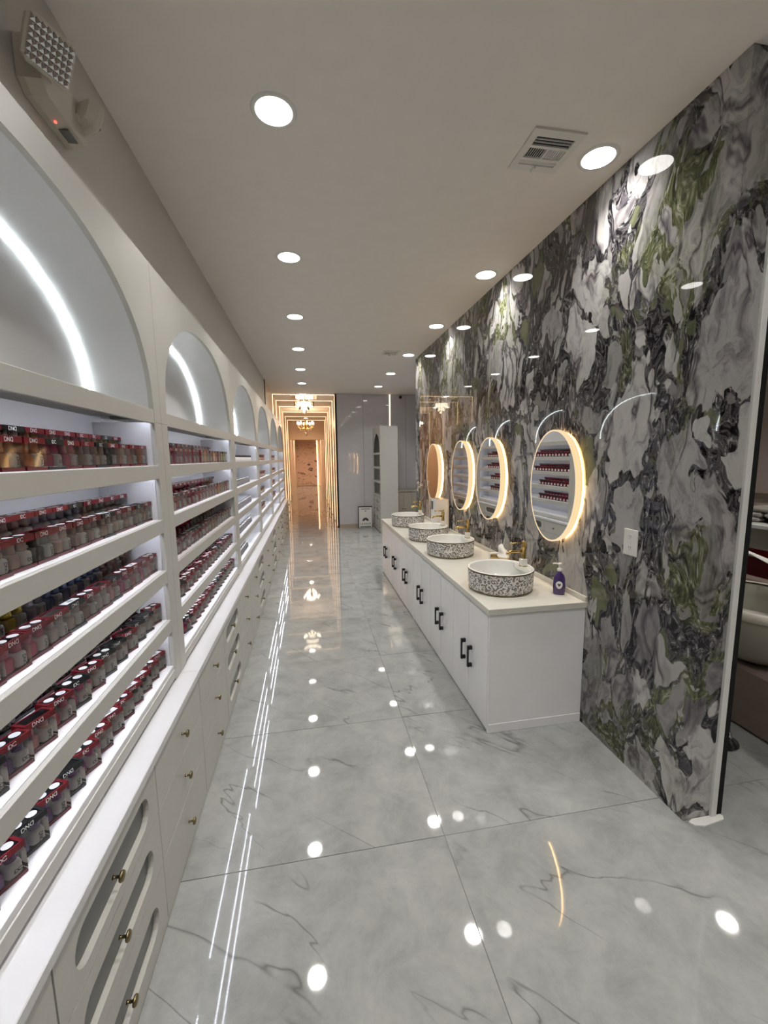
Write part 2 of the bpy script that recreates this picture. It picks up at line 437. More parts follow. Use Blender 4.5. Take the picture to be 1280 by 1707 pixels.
def mural_mat():
    m, nt, b, out = newmat('blush_mural')
    L = nt.links.new
    geo = N(nt, 'ShaderNodeNewGeometry')
    mp = N(nt, 'ShaderNodeMapping'); mp.inputs['Scale'].default_value = (1.2, 1, 2.6); L(geo.outputs['Position'], mp.inputs['Vector'])
    nz = setin(N(nt, 'ShaderNodeTexNoise'), {'Scale': 1.5, 'Detail': 6, 'Distortion': 1.5}); L(mp.outputs[0], nz.inputs['Vector'])
    rp = ramp(nt, [(0.36, (0.12, 0.06, 0.05)), (0.40, (0.70, 0.50, 0.42)), (0.62, (0.72, 0.52, 0.44)), (0.66, (0.3, 0.16, 0.13)), (0.70, (0.72, 0.52, 0.44))]); L(nz.outputs['Fac'], rp.inputs[0])
    L(rp.outputs[0], b.inputs['Base Color']); b.inputs['Roughness'].default_value = 0.5
    return m
M['mural'] = mural_mat()

# ------------------------------------------------------------------ layout
ZC = 3.0
XR = 1.558              # marble wall face
XF = -0.61              # face of the arched display units
XB = -0.84              # their back
XD = -0.537             # face of the drawer bases
XW = -0.749             # wall above the units
UY = [0.25 + 1.67*i for i in range(7)]     # unit boundaries along Y
YEND = UY[-1]
Y_PANEL = 9.45
X_PASS = 0.60
Y_MW0, Y_MW1 = 1.375, 6.03
Y_BACK = -3.6

def struct(o): o['kind'] = 'structure'; return o

# ---- floor: slabs of polished tile on a grout bed
fl = struct(MB().box(-1.3, 5.4, Y_BACK, 26.0, -0.03, -0.0025).build('floor', M['grout']))
TX, TY = 1.6, 0.826
tile_mesh = None
def tile_me(w, d):
    me = MB().cbox(-w/2, w/2, -d/2, d/2, -0.012, 0.0, 0.0008).build('tile', M['floor'])
    msh = me.data; bpy.data.objects.remove(me); return msh
for ix in range(-1, 4):
    x0, x1 = 0.51+TX*(ix-1), 0.51+TX*ix
    x0, x1 = max(x0, -1.29), min(x1, 5.39)
    if x1-x0 < 0.15: continue
    sh = tile_me(x1-x0-0.0025, TY-0.0025)
    for iy in range(-6, 14):
        yc = 1.504+TY*(iy+0.5)
        if yc-TY/2 < Y_BACK: continue
        if ix == 3 and yc > 6.5: continue
        t = link('tile', sh, fl)
        t.location = ((x0+x1)/2, yc, 0.0)
        t.rotation_euler = (rnd.gauss(0, 0.0007), rnd.gauss(0, 0.0007), 0)
far_tiles = 1.504+TY*14
o = MB().box(-1.29, 2.7, far_tiles, 26.0, -0.012, 0.0).build('tile', M['floor'], fl)
o['label'] = 'polished tiling running on down the warm passage'

# ---- ceiling
struct(MB().box(-1.3, 5.4, Y_BACK, 26.0, ZC, ZC+0.1).build('ceiling', M['ceil']))

# ---- left wall: behind the units, and the flat band above them
struct(MB().box(-1.0, -0.86, Y_BACK, YEND, 0.0, ZC).build('wall_left', M['paint']))
struct(MB().box(-0.86, XW, Y_BACK, 7.86, 2.392, ZC-0.0005).build('trim_1', M['paint'])).__setitem__('label', 'painted wall band above the arched display units')
struct(MB().box(-0.80, XW+0.012, 7.86, 7.90, 2.395, ZC-0.0005).build('trim_2', M['black'])).__setitem__('label', 'black edge strip ending the wall band')
o = struct(MB().box(-0.86, -0.755, 7.90, YEND, 2.395, ZC-0.0005).box(-1.0, -0.755, YEND+0.001, 26.0, 0.0, ZC-0.0005).build('wall_passage_left', M['peach']))
struct(MB().box(X_PASS, 0.75, Y_PANEL+0.02, 26.0, 0.0, ZC-0.0005).build('wall_passage_right', M['peach']))
# end wall of the passage with its pale mural, and the lintel before it
ew = struct(MB().box(-0.754, X_PASS-0.001, 24.6, 24.8, 0.0, ZC-0.0005).build('wall_end', M['peach']))
MB().box(-0.70, 0.42, 24.57, 24.6, 0.02, 2.55).build('mural', M['mural'], ew)
MB().box(0.43, 0.47, 24.55, 24.6, 0.02, 2.6).build('light_strip', M['hoop'], ew)
struct(MB().box(-0.754, X_PASS-0.001, 16.5, 16.7, 2.31, ZC-0.0005).build('wall_lintel', M['peach']))
# wall facing us at the end of the shop floor
pw = struct(MB().box(X_PASS, 2.6, Y_PANEL+0.012, Y_PANEL+0.02, 0.0, ZC-0.0005).box(0.751, 2.6, Y_PANEL+0.02, Y_PANEL+0.1, 0.0, ZC-0.0005).build('wall_far', M['gap']))
for x0, x1 in ((0.632, 1.215), (1.219, 1.812), (1.848, 2.2), (2.204, 2.598)):
    MB().cbox(x0, x1, Y_PANEL, Y_PANEL+0.0115, 0.075, ZC-0.004, 0.0015).build('wall_panel', M['gloss_panel'], pw)
MB().box(X_PASS-0.012, 0.630, Y_PANEL-0.006, Y_PANEL+0.0115, 0.0, ZC-0.004).build('corner_trim', M['black'], pw)
MB().box(1.821, 1.839, Y_PANEL-0.004, Y_PANEL+0.0115, 2.2, ZC-0.004).build('light_strip', M['hoop'], pw)
struct(MB().box(0.632, 2.598, Y_PANEL-0.012, Y_PANEL-0.0005, 0.0, 0.074).build('baseboard_far', M['skirting']))
struct(MB().box(2.6, 2.7, 6.03, Y_PANEL+0.1, 0.0, ZC-0.0005).build('wall_alcove', M['gloss_panel']))
struct(MB().box(1.741, 2.6, 5.90, 6.03, 0.0, ZC-0.0005).build('wall_alcove_return', M['paint']))
# shell of the rest of the salon
struct(MB().box(5.2, 5.3, Y_BACK, 6.0, 0.0, ZC-0.0005).build('wall_right', M['room']))
struct(MB().box(2.7, 5.2, 5.9, 6.0, 0.0, ZC-0.0005).build('wall_salon_far', M['room']))
struct(MB().box(-0.86, 5.2, Y_BACK-0.1, Y_BACK, 0.0, ZC-0.0005).build('wall_back', M['room']))
o = struct(MB().box(5.17, 5.2, Y_BACK, 5.9, 1.06, 1.13).build('trim_3', M['brown'])); o['label'] = 'brown dado rail along the taupe wall'

# ---- marble partition
mw = struct(MB().box(XR+0.012, 1.742, Y_MW0+0.012, Y_MW1, 0.0, ZC-0.0005).build('wall_marble', M['paint']))
ys = [Y_MW0, 2.92, 4.47, Y_MW1]
for a, b_ in zip(ys[:-1], ys[1:]):
    MB().box(XR, XR+0.0118, a+0.0004, b_-0.0004, 0.0, ZC-0.001).build('marble_slab', M['marble'], mw)
MB().box(XR+0.0122, 1.690, Y_MW0, Y_MW0+0.0118, 0.0, ZC-0.001).build('marble_slab', M['marble'], mw)
MB().box(XR, 1.742, Y_MW1+0.0005, Y_MW1+0.012, 0.0, ZC-0.001).build('marble_slab', M['marble'], mw)
MB().cbox(1.690, 1.718, Y_MW0-0.012, Y_MW0+0.0115, 0.006, ZC-0.001, 0.002).build('edge_strip', M['trim_white'], mw)
MB().box(1.7185, 1.752, Y_MW0-0.004, Y_MW0+0.0115, 0.006, ZC-0.001).build('shadow_gap', M['dark'], mw)  # black trim beside the white edge strip
mb = MB()
pl = [(1.585, Y_MW0-0.03), (1.625, Y_MW0-0.042), (1.68, Y_MW0-0.036), (1.735, Y_MW0-0.03), (1.75, Y_MW0-0.014), (1.742, Y_MW0-0.002), (1.60, Y_MW0-0.002), (1.575, Y_MW0-0.012)]
mb.prism(pl, 0.0, 0.006)
o = mb.build('floor_sealant', M['paper']); tag(o, 'flat white sealant patch on the floor at the marble wall corner', 'sealant')

# ------------------------------------------------------------------ ceiling fittings
def lin_attr(o, fn):
    at = o.data.attributes.new('run', 'FLOAT', 'POINT')
    for i, v in enumerate(o.data.vertices): at.data[i].value = fn(v.co)
ORD = ['first', 'second', 'third', 'fourth', 'fifth', 'sixth', 'seventh', 'eighth', 'ninth', 'tenth', 'eleventh', 'twelfth', 'thirteenth',
       'fourteenth', 'fifteenth', 'sixteenth', 'seventeenth', 'eighteenth', 'nineteenth', 'twentieth', 'twenty-first', 'twenty-second']
ringm = MB(); ringm.lathe([(0.074, -0.0035), (0.080, -0.006), (0.092, -0.003), (0.094, 0.0)], 32, caps=False)
_r = ringm.build('trim_ring', M['plastic_w']); ring_me = _r.data; bpy.data.objects.remove(_r)
_l = MB().lathe([(0.074, -0.0034), (0.074, -0.0005)], 32).build('lens', M['down']); lens_me = _l.data; bpy.data.objects.remove(_l)
def downlight(x, y, label, watts=None):
    t = thing('ceiling_downlight', label, 'downlight', (x, y, ZC), 0, 'recessed ceiling downlights')
    link('trim_ring', ring_me, t); link('lens', lens_me, t)
    if y < 9.0:
        la = bpy.data.lights.new('downlight_lamp', 'AREA'); la.shape = 'DISK'; la.size = 0.145
        la.energy = watts or W_DOWN; la.color = (1.0, 0.965, 0.915); la.spread = R(118)
        lo = bpy.data.objects.new('lamp', la); COL.objects.link(lo); lo.parent = t; lo.location = (0, 0, -0.008)
for k in range(-3, 7):
    n_ = k
    downlight(-0.093, 1.93+1.255*k+(0.13 if k == 6 else 0), 'round recessed downlight nearest the arched display wall, %s along its row' % ORD[n_] if k >= 0 else 'round recessed downlight of the display row, behind the viewer %s' % ORD[-k-1])
for k in range(-3, 6):
    downlight(1.402, 1.96+1.29*k, 'round recessed downlight beside the marble wall, %s along its row' % ORD[k] if k >= 0 else 'round recessed downlight of the marble row, behind the viewer %s' % ORD[-k-1], 5.6)
for k, (x, y) in enumerate(((3.3, 0.3), (3.9, 2.9), (3.3, -2.0))):  # unseen lamps added to brighten the other room
    downlight(x, y, ['round recessed downlight over the other room, near its doorway', 'round recessed downlight over the trolley in the other room', 'round recessed downlight of the other room, behind the viewer'][k], 13.0)
downlight(2.15, 7.55, 'round recessed downlight over the alcove behind the marble wall end', 8.0)  # hidden lamp put in to lift the far cabinet and panels

def vent(x0, x1, y0, y1, label, fine=True):
    t = thing('ceiling_vent', label, 'vent', ((x0+x1)/2, (y0+y1)/2, ZC))
    w, d = x1-x0, y1-y0
    z1, z0 = ZC-0.0005, ZC-0.009
    X = lambda u: x0+u*w
    Y = lambda u: y0+u*d
    def rect(a, b, c, e): return [(X(a), Y(c)), (X(b), Y(c)), (X(b), Y(e)), (X(a), Y(e))]
    mb = MB()   # frame with cross bars
    for a, b, c, e in ((0, 1, 0, .16), (0, 1, .84, 1), (0, .13, .16, .84), (.87, 1, .16, .84), (.13, .87, .36, .42), (.13, .87, .66, .72), (.48, .52, .42, .66)):
        mb.box(X(a), X(b), Y(c), Y(e), z0, z1)
    mb.build('frame', M['plastic_w'], t)
    MB().box(X(.1), X(.9), Y(.1), Y(.9), z1-0.0011, z1+0.0003).build('backing', M['dark'], t)
    for k in range(2):
        c = .16+.2*(k+.9)/3
        MB().box(X(.13), X(.87), Y(c), Y(c+.010), z0+0.001, z1-0.0012).build('slat', M['plastic_w'], t)
    for k in range(8):
        a = .13+.35*(k+.5)/8
        MB().box(X(a), X(a+.010), Y(.42), Y(.66), z1-0.004, z1-0.0012).build('slat', M['plastic_w'], t)
        a = .52+.35*(k+.15)/8
        MB().box(X(a), X(a+.030), Y(.42), Y(.66), z1-0.004, z1-0.0012).build('slat', M['plastic_w'], t)
    for k in range(3):
        c = .72+.12*(k+.1)/3
        MB().box(X(.13), X(.87), Y(c), Y(c+.032), z1-0.004, z1-0.0012).build('slat', M['plastic_w'], t)
    MB().box(X(.46), X(.50), Y(.83), Y(.97), z0-0.012, z0).build('lever', M['plastic_w'], t)
vent(1.005, 1.252, 1.83, 2.088, 'square white ceiling air vent with dark louvres, near the marble wall')
vent(1.02, 1.245, 5.63, 5.87, 'small far ceiling air vent close to the marble wall end')

# ------------------------------------------------------------------ emergency light on the left wall band
t = thing('emergency_light', 'twin-head beige emergency light on the wall above the first arch', 'emergency light', (XW, 1.535, 2.63))
mb = MB()
pf = [(1.425, 2.64), (1.455, 2.615), (1.665, 2.615), (1.685, 2.635), (1.685, 2.745), (1.425, 2.745)]
n_ = len(pf); ins = [(1.555+(y-1.555)*0.93, 2.69+(z-2.69)*0.86) for y, z in pf]
mb.prism(pf, XW+0.001, XW+0.02, 'x')
mb.add([(XW+0.02, *p) for p in pf]+[(XW+0.058, *p) for p in ins], [(i, (i+1) % n_, n_+(i+1) % n_, n_+i) for i in range(n_)]+[tuple(range(n_, 2*n_))])
mb.build('housing', M['plastic_beige'], t)
MB().cyl((XW+0.03, 1.545, 2.6125), 0.004, 0.004, 8).build('indicator', M['red_led'], t)
MB().box(XW+0.022, XW+0.05, 1.575, 1.63, 2.6135, 2.616).build('rating_label', M['slot_glass'], t)
def lamp_head(c, normal, w=0.098, h=0.082):
    nrm = Vector(normal).normalized(); a = Vector((0, 0, 1)).cross(nrm).normalized(); b = nrm.cross(a)
    c = Vector(c)
    def pt(u, v, d): return c + a*u + b*v + nrm*d
    def outline(s, d, cut=0.25):
        w2, h2 = w/2*s, h/2*s; k = cut*h2
        return [pt(u, v, d) for u, v in ((-w2+k, -h2), (w2-k, -h2), (w2, -h2+k), (w2, h2-k), (w2-k, h2), (-w2+k, h2), (-w2, h2-k), (-w2, -h2+k))]
    rings = [outline(0.35, -0.05), outline(0.75, -0.04), outline(0.98, -0.012), outline(1.0, 0.0), outline(0.94, 0.004)]
    mb = MB(); vs_ = [p for r_ in rings for p in r_]
    fs_ = [(i*8+k, i*8+(k+1) % 8, (i+1)*8+(k+1) % 8, (i+1)*8+k) for i in range(4) for k in range(8)]
    mb.add(vs_, fs_+[tuple(range(7, -1, -1)), tuple(range(32, 40))])
    hd = mb.build('lamp_head', M['plastic_beige'], t)
    mb = MB()
    nx, ny = 8, 6
    for i in range(nx):
        for j in range(ny):
            u0, u1 = (-.45+.9*i/nx)*w, (-.45+.9*(i+1)/nx)*w
            v0, v1 = (-.43+.86*j/ny)*h, (-.43+.86*(j+1)/ny)*h
            mb.add([pt(u0, v0, .005), pt(u1, v0, .005), pt(u1, v1, .005), pt(u0, v1, .005), pt((u0+u1)/2, (v0+v1)/2, .011)], [(0, 1, 4), (1, 2, 4), (2, 3, 4), (3, 0, 4)])
    ln = mb.build('lens', M['chrome'], hd, off=t.location); ln['kind'] = 'stuff'; ln['label'] = 'faceted clear lens'
    return hd
lamp_head((-0.655, 1.415, 2.70), (0.75, -0.42, -0.42), 0.125, 0.112)
lamp_head((-0.662, 1.665, 2.705), (0.50, 0.80, -0.30), 0.085, 0.09)
MB().tube([(-0.70, 1.48, 2.68), (-0.685, 1.44, 2.70)], 0.016, 8).build('neck', M['plastic_beige'], t)
MB().tube([(-0.70, 1.62, 2.68), (-0.685, 1.64, 2.70)], 0.016, 8).build('neck', M['plastic_beige'], t)

# ------------------------------------------------------------------ arched display units
SH = [1.578, 1.353, 1.137, 0.919, 0.71]      # shelf tops, from the top down
ARCH_Z, ARCH_TOP, UNIT_TOP, LIP = 1.802, 2.305, 2.39, 0.056
BAY = ['nearest', 'second', 'third', 'fourth', 'fifth', 'farthest']
STILE = 0.075
def arch_pts(yc, hw, n=40, z0=ARCH_Z, rise=ARCH_TOP-ARCH_Z, p=2.25):
    out = []
    for i in range(n+1):
        a = PI*i/n
        c, s = math.cos(a), math.sin(a)
        out.append((yc - hw*math.copysign(abs(c)**(2/p), c), z0 + rise*abs(s)**(2/p)))
    return out
def display_unit(i):
    y0, y1 = UY[i]+0.001, UY[i+1]-0.001
    yc = (y0+y1)/2; hw = (y1-y0)/2-STILE
    a0, a1 = yc-hw, yc+hw
    t = thing('display_unit', '%s white arched display unit of the lit wall, counted from the viewer' % BAY[i], 'display unit', (XF, yc, 0.64), 0, 'arched display units')
    ap = arch_pts(yc, hw)
    # face panel with the arched opening
    mb = MB(); n = len(ap)
    fr = [(XF, y, z) for y, z in ap]; tp = [(XF, y, UNIT_TOP) for y, z in ap]
    mb.add(fr+tp, [(k, k+1, n+k+1, n+k) for k in range(n-1)])
    bk = [(XF-0.018, y, z) for y, z in ap]; tb = [(XF-0.018, y, UNIT_TOP) for y, z in ap]
    mb.add(bk+tb, [(k+1, k, n+k, n+k+1) for k in range(n-1)])
    mb.add(fr+bk, [(k+1, k, n+k, n+k+1) for k in range(n-1)])
    mb.box(XF-0.018, XF, y0, a0, ARCH_Z-0.05, UNIT_TOP).box(XF-0.018, XF, a1, y1, ARCH_Z-0.05, UNIT_TOP)
    mb.build('arch_face', M['white'], t)
    # curved lining of the arch and its back
    mb = MB()
    ln0 = [(XF-0.0182, y, z) for y, z in ap]; ln1 = [(XB+0.004, y, z) for y, z in ap]
    mb.add(ln0+ln1, [(k, k+1, n+k+1, n+k) for k in range(n-1)], 0, True)
    mb.build('arch_lining', M['inside'], t)
    MB().box(XB-0.012, XB, y0, y1, 0.645, UNIT_TOP-0.02).build('back_panel', M['inside'], t)
    MB().box(XB-0.012, XF-0.0185, y0, y1, UNIT_TOP-0.018, UNIT_TOP).build('top_panel', M['white'], t)
    # LED run along the back corner of the arch
    mb = MB(); ip = arch_pts(yc, hw-0.006, 48, ARCH_Z+0.001, ARCH_TOP-ARCH_Z-0.006); op = arch_pts(yc, hw-0.003, 48, ARCH_Z+0.001, ARCH_TOP-ARCH_Z-0.003)
    m_ = len(ip)
    q = [(XB+0.010, *p) for p in ip]+[(XB+0.006, *p) for p in ip]
    mb.add(q, [(k, k+1, m_+k+1, m_+k) for k in range(m_-1)])
    q = [(XB+0.010, *p) for p in ip]+[(XB+0.010, *p) for p in op]
    mb.add(q, [(k+1, k, m_+k, m_+k+1) for k in range(m_-1)])
    o = mb.build('arch_light_strip', M['led_arch'], t)
    acc, run = 0.0, []
    for k in range(m_):
        if k: acc += math.dist(ip[k], ip[k-1])
        run.append(acc)
    at = o.data.attributes.new('run', 'FLOAT', 'POINT')
    for k in range(len(o.data.vertices)): at.data[k].value = run[k % m_]
    # stiles and side panels
    for ya, yb, s in ((y0, a0, 0), (a1, y1, 1)):
        MB().cbox(XF-0.018, XF, ya, yb, 0.642, ARCH_Z-0.0505, 0.0015).build('stile', M['white'], t)
        w0, w1 = (a0-0.016, a0) if s == 0 else (a1, a1+0.016)
        MB().box(XB+0.0005, XF-0.0185, w0, w1, 0.645, ARCH_Z-0.051).build('side_panel', M['inside'], t)
    # arch floor and the shelves, each with a drop lip at the front
    for k, z in enumerate([ARCH_Z]+SH):
        mb = MB()
        if k < 5:
            mb.box(XB+0.0005, XF-0.016, a0+0.0005, a1-0.0005, z-0.026, z)
            mb.cbox(XF-0.0155, XF-0.0005, a0+0.0005, a1-0.0005, z-LIP, z, 0.0015, 1)
        else:
            mb.cbox(XB+0.0005, XF-0.006, a0+0.0005, a1-0.0005, 0.645, z, 0.0015)
            mb.cbox(XF-0.0055, XF-0.0005, a0+0.0005, a1-0.0005, 0.655, z-0.018, 0.001, 1)
        sh = mb.build('shelf', [M['inside'] if k else M['white'], M['white']], t)
        if k:
            MB().box(XB+0.001, -0.716, a0+0.001, a1-0.001, z+0.0002, z+0.034).build('riser', M['inside'], sh, off=t.location)
        if k < 5 and not (i == 1 and k == 2):
            x = XF-0.0225
            mb = MB().box(x-0.004, x+0.004, a0+0.01, a1-0.01, z-0.0285, z-0.0262)
            # subdivided along its run so that the diodes show
            o = mb.build('light_strip', M['led'], sh, off=t.location)
            lin_attr(o, lambda c: c.y)
        elif k < 5:
            MB().box(XF-0.035, XF-0.025, a0+0.01, a1-0.01, z-0.0285, z-0.0262).build('light_strip', M['plastic_w'], sh, off=t.location)
    return t
for i in range(6): display_unit(i)

# ------------------------------------------------------------------ ledges and drawer bases under the units
def stadium(yc, zc, hw, hh, n=10):
    pts = []
    for k in range(n+1):
        a = -PI/2+PI*k/n; pts.append((yc+hw-hh+hh*math.cos(a), zc+hh*math.sin(a)))
    for k in range(n+1):
        a = PI/2+PI*k/n; pts.append((yc-hw+hh+hh*math.cos(a), zc+hh*math.sin(a)))
    return pts
def rect_for(pts, y0, y1, z0, z1):
    """points on a rectangle matching those of an outline, corners kept"""
    yc, zc = (y0+y1)/2, (z0+z1)/2
    out = []
    for y, z in pts:
        dy, dz = y-yc, z-zc
        k = min(((y1-y0)/2)/abs(dy) if abs(dy) > 1e-9 else 1e9, ((z1-z0)/2)/abs(dz) if abs(dz) > 1e-9 else 1e9)
        out.append([yc+dy*k, zc+dz*k])
    for cy_, cz_ in ((y0, z0), (y0, z1), (y1, z0), (y1, z1)):
        j = min(range(len(out)), key=lambda q: (out[q][0]-cy_)**2+(out[q][1]-cz_)**2)
        out[j] = [cy_, cz_]
    return [tuple(p) for p in out]
_k = MB().lathe([(0.006, 0), (0.004, 0.004), (0.004, 0.016), (0.013, 0.0185), (0.0145, 0.022), (0.012, 0.0265), (0.004, 0.028)], 16, axis='x').build('knob', M['brass'])
knob_me = _k.data; bpy.data.objects.remove(_k)
def knob(parent, p, base):
    o = link('knob', knob_me, parent); o.location = (p[0]-base[0], p[1]-base[1], p[2]-base[2]); return o
ROWS = [(0.436, 0.606), (0.246, 0.432), (0.022, 0.242)]
for i in range(6):
    y0, y1 = UY[i]-0.006, UY[i+1]-0.006
    if i == 0: y0 = -1.2
    t = thing('drawer_base', '%s white drawer base under the display wall, with brass knobs and slotted drawers' % BAY[i], 'drawer cabinet', (XD, (y0+y1)/2, 0), 0, 'drawer bases')
    MB().box(-0.855, XD-0.02, y0+0.001, y1-0.001, 0.0, 0.61).build('carcass', M['gap'], t)
    MB().box(XD-0.0195, XD-0.004, y0+0.001, y1-0.001, 0.0, 0.019).build('plinth', M['white'], t)
    c0 = UY[i]-0.006; cw = (y1-c0)/3
    cols = [(c0+cw*k, c0+cw*(k+1), k == 1) for k in range(3)]
    if i == 0: cols = [(-1.2, c0-0.9, False), (c0-0.9, c0, False)]+cols
    for ya, yb, slot in cols:
        for za, zb in ROWS:
            ya_, yb_ = ya+0.0025, yb-0.0025
            ym, zm = (ya_+yb_)/2, (za+zb)/2
            if slot:
                st = stadium(ym, zm, 0.21, 0.05)
                mb = MB(); mb.ring(rect_for(st, ya_, yb_, za, zb), st, XD-0.018, XD, 'x')
                d = mb.build('drawer', M['white'], t)
                MB().box(XD-0.0195, XD-0.0165, ym-0.225, ym+0.225, zm-0.06, zm+0.06).build('slot_pane', M['slot_glass'], d, off=t.location)
                knob(d, (XD-0.006, ym-0.02, zm), t.location)
            else:
                d = MB().cbox(XD-0.018, XD, ya_, yb_, za, zb, 0.0012).build('drawer', M['white'], t)
                knob(d, (XD, ym, zm), t.location)
    o = MB().cbox(-0.855, XD+0.005, y0+0.001, y1-0.001, 0.611, 0.6395, 0.002).build('counter_ledge', M['ledge'], off=(XD, (y0+y1)/2, 0.611))
    o.location = (XD, (y0+y1)/2, 0.611)
    tag(o, 'white ledge running along the foot of the %s arched display unit' % BAY[i], 'ledge', 'ledges under the display units')

# ------------------------------------------------------------------ boxed polish pairs
def stroke(mb, pts, w, mi=0):
    for (x0, z0), (x1, z1) in zip(pts[:-1], pts[1:]):
        d = Vector((x1-x0, z1-z0)); L_ = d.length
        if L_ < 1e-6: continue
        d /= L_; nx, nz = -d.y*w/2, d.x*w/2; ex, ez = d.x*w*0.3, d.y*w*0.3
        mb.add([(x0+nx-ex, 0, z0+nz-ez), (x0-nx-ex, 0, z0-nz-ez), (x1-nx+ex, 0, z1-nz+ez), (x1+nx+ex, 0, z1+nz+ez)], [(0, 1, 2, 3)], mi)
def gD(ox, flip=False, w=0.78):
    p = [(0, 0), (0, 1), (0.32, 1)]+[(0.32+(w-0.32)*math.sin(PI*k/8), 0.5+0.5*math.cos(PI*k/8)) for k in range(1, 8)]+[(0.32, 0), (0, 0)]
    return [((w-x if flip else x)+ox, z) for x, z in p]
def logo_mesh(kind, h, name, mat, vert=False):
    mb = MB()
    if kind == 'DND':
        for p in (gD(0), [(1.08, 0), (1.08, 1), (1.82, 0), (1.82, 1)], gD(2.12, True)): stroke(mb, p, 0.17)
        W_ = 2.9
    else:
        stroke(mb, [(0, 0), (0, 1)], 0.13); stroke(mb, gD(0.24, False, 0.72), 0.15)
        stroke(mb, [(1.72-0.62*math.sin(PI*k/10)-0.0, 0.5+0.5*math.cos(PI*k/10)) for k in range(11)], 0.15)
        stroke(mb, [(1.68, 1), (1.95, 1), (1.95, 0.78)], 0.15); stroke(mb, [(1.68, 0), (1.95, 0), (1.95, 0.22)], 0.15)
        W_ = 1.95
    mb.v = [((x-W_/2)*h, 0, (z-0.5)*h) for x, y, z in mb.v]
    if vert: mb.v = [(-z, 0, x) for x, y, z in mb.v]
    o = mb.build(name, mat); me = o.data; bpy.data.objects.remove(o); return me
LOGO = {'DND': logo_mesh('DND', 0.0088, 'logo', M['print_w']), 'DC': logo_mesh('DC', 0.0085, 'logo', M['print_w'])}
BLOGO = {'DND': logo_mesh('DND', 0.0075, 'bottle_print', M['print'], True), 'DC': logo_mesh('DC', 0.0075, 'bottle_print', M['print'])}
def me_of(o):
    me = o.data; bpy.data.objects.remove(o); return me
BW, BH, BD = 0.0765, 0.0785, 0.036
capm = MB()
oc = [(-BW/2, -BD/2), (BW/2, -BD/2), (BW/2, BD/2), (-BW/2, BD/2)]
ic = [(-BW/2+0.008, -BD/2+0.004), (BW/2-0.008, -BD/2+0.004), (BW/2-0.008, BD/2-0.004), (-BW/2+0.008, BD/2-0.004)]
capm.ring(oc, ic, BH-0.0145, BH, 'z')
CAP = me_of(capm.build('cap', M['cap_card']))
WIN = me_of(MB().box(-BW/2+0.0082, BW/2-0.0082, -BD/2+0.0042, BD/2-0.0042, BH-0.0018, BH-0.001).build('cap_window', M['window']))
dots = MB()
for s in (-1, 1): dots.lathe([(0.0108, BH+0.0002), (0.0108, BH+0.0006)], 16, (s*0.0165, 0, 0), smooth=False)
STK = {'dots': me_of(dots.build('top_disc', M['print_w']))}
bar = MB().box(-0.027, 0.027, -0.0105, 0.0105, BH+0.0001, BH+0.0005)
for k in range(9): bar.box(-0.008+k*0.002, -0.008+k*0.002+0.001, -0.005, 0.005, BH+0.0005, BH+0.0006, 1)
STK['bar'] = me_of(bar.build('barcode_sticker', [M['print_w'], M['print']]))
BASE = me_of(MB().cbox(-BW/2, BW/2, -BD/2, BD/2, 0, 0.0085, 0.0008).build('base_tray', M['cap_card']))
CASE = me_of(MB().add([(x, y, z) for z in (0.0086, BH-0.0146) for x, y in oc], [(0, 1, 5, 4), (1, 2, 6, 5), (2, 3, 7, 6), (3, 0, 4, 7)]).build('clear_case', M['clear']))
def bottle(name, body, cap, sq):
    mb = MB()
    mb.lathe([(0.0135, 0.0), (0.0155, 0.002), (0.0155, 0.026), (0.0135, 0.0305), (0.009, 0.0325)], 12, (0, 0, 0), 0, True, sq=sq)
    mb.lathe([(0.0085, 0.0325), (0.0112, 0.034), (0.0112, 0.042), (0.0105, 0.043), (0.0105, 0.057), (0.0085, 0.0585)], 12, (0, 0, 0), 1, True)
    return me_of(mb.build(name, [body, cap]))
POL = bottle('polish_bottle', M['polish'], M['polish'], 0.5)
GEL = bottle('gel_bottle', M['bottle_w'], M['polish'], 0.5)
REDS = (0.15, 0.007, 0.013, 1); BLK = (0.012, 0.012, 0.013, 1); DKR = (0.09, 0.006, 0.011, 1)
PINKS = [(0.75, 0.18, 0.28), (0.80, 0.30, 0.36), (0.62, 0.05, 0.16), (0.70, 0.10, 0.30), (0.85, 0.45, 0.45)]
ROSES = [(0.60, 0.02, 0.04), (0.45, 0.01, 0.03), (0.72, 0.05, 0.10), (0.65, 0.03, 0.16), (0.30, 0.01, 0.03)]
NUDES = [(0.75, 0.55, 0.46), (0.80, 0.66, 0.60), (0.68, 0.50, 0.44), (0.82, 0.72, 0.68), (0.5, 0.36, 0.32), (0.70, 0.70, 0.66), (0.06, 0.06, 0.06)]
ORNG = [(0.80, 0.28, 0.12), (0.85, 0.42, 0.20), (0.70, 0.12, 0.10), (0.75, 0.65, 0.10), (0.80, 0.50, 0.40)]
VIOL = [(0.30, 0.12, 0.38), (0.45, 0.22, 0.50), (0.20, 0.10, 0.30), (0.55, 0.12, 0.35), (0.38, 0.32, 0.55), (0.40, 0.12, 0.22)]
DARKR = [(0.22, 0.01, 0.03), (0.35, 0.02, 0.04), (0.15, 0.02, 0.05), (0.45, 0.04, 0.12), (0.10, 0.02, 0.04)]
BLUE = [(0.55, 0.60, 0.75), (0.70, 0.68, 0.78), (0.62, 0.55, 0.66), (0.20, 0.28, 0.45), (0.66, 0.62, 0.72)]
CNAME = lambda c: c
nbox = 0
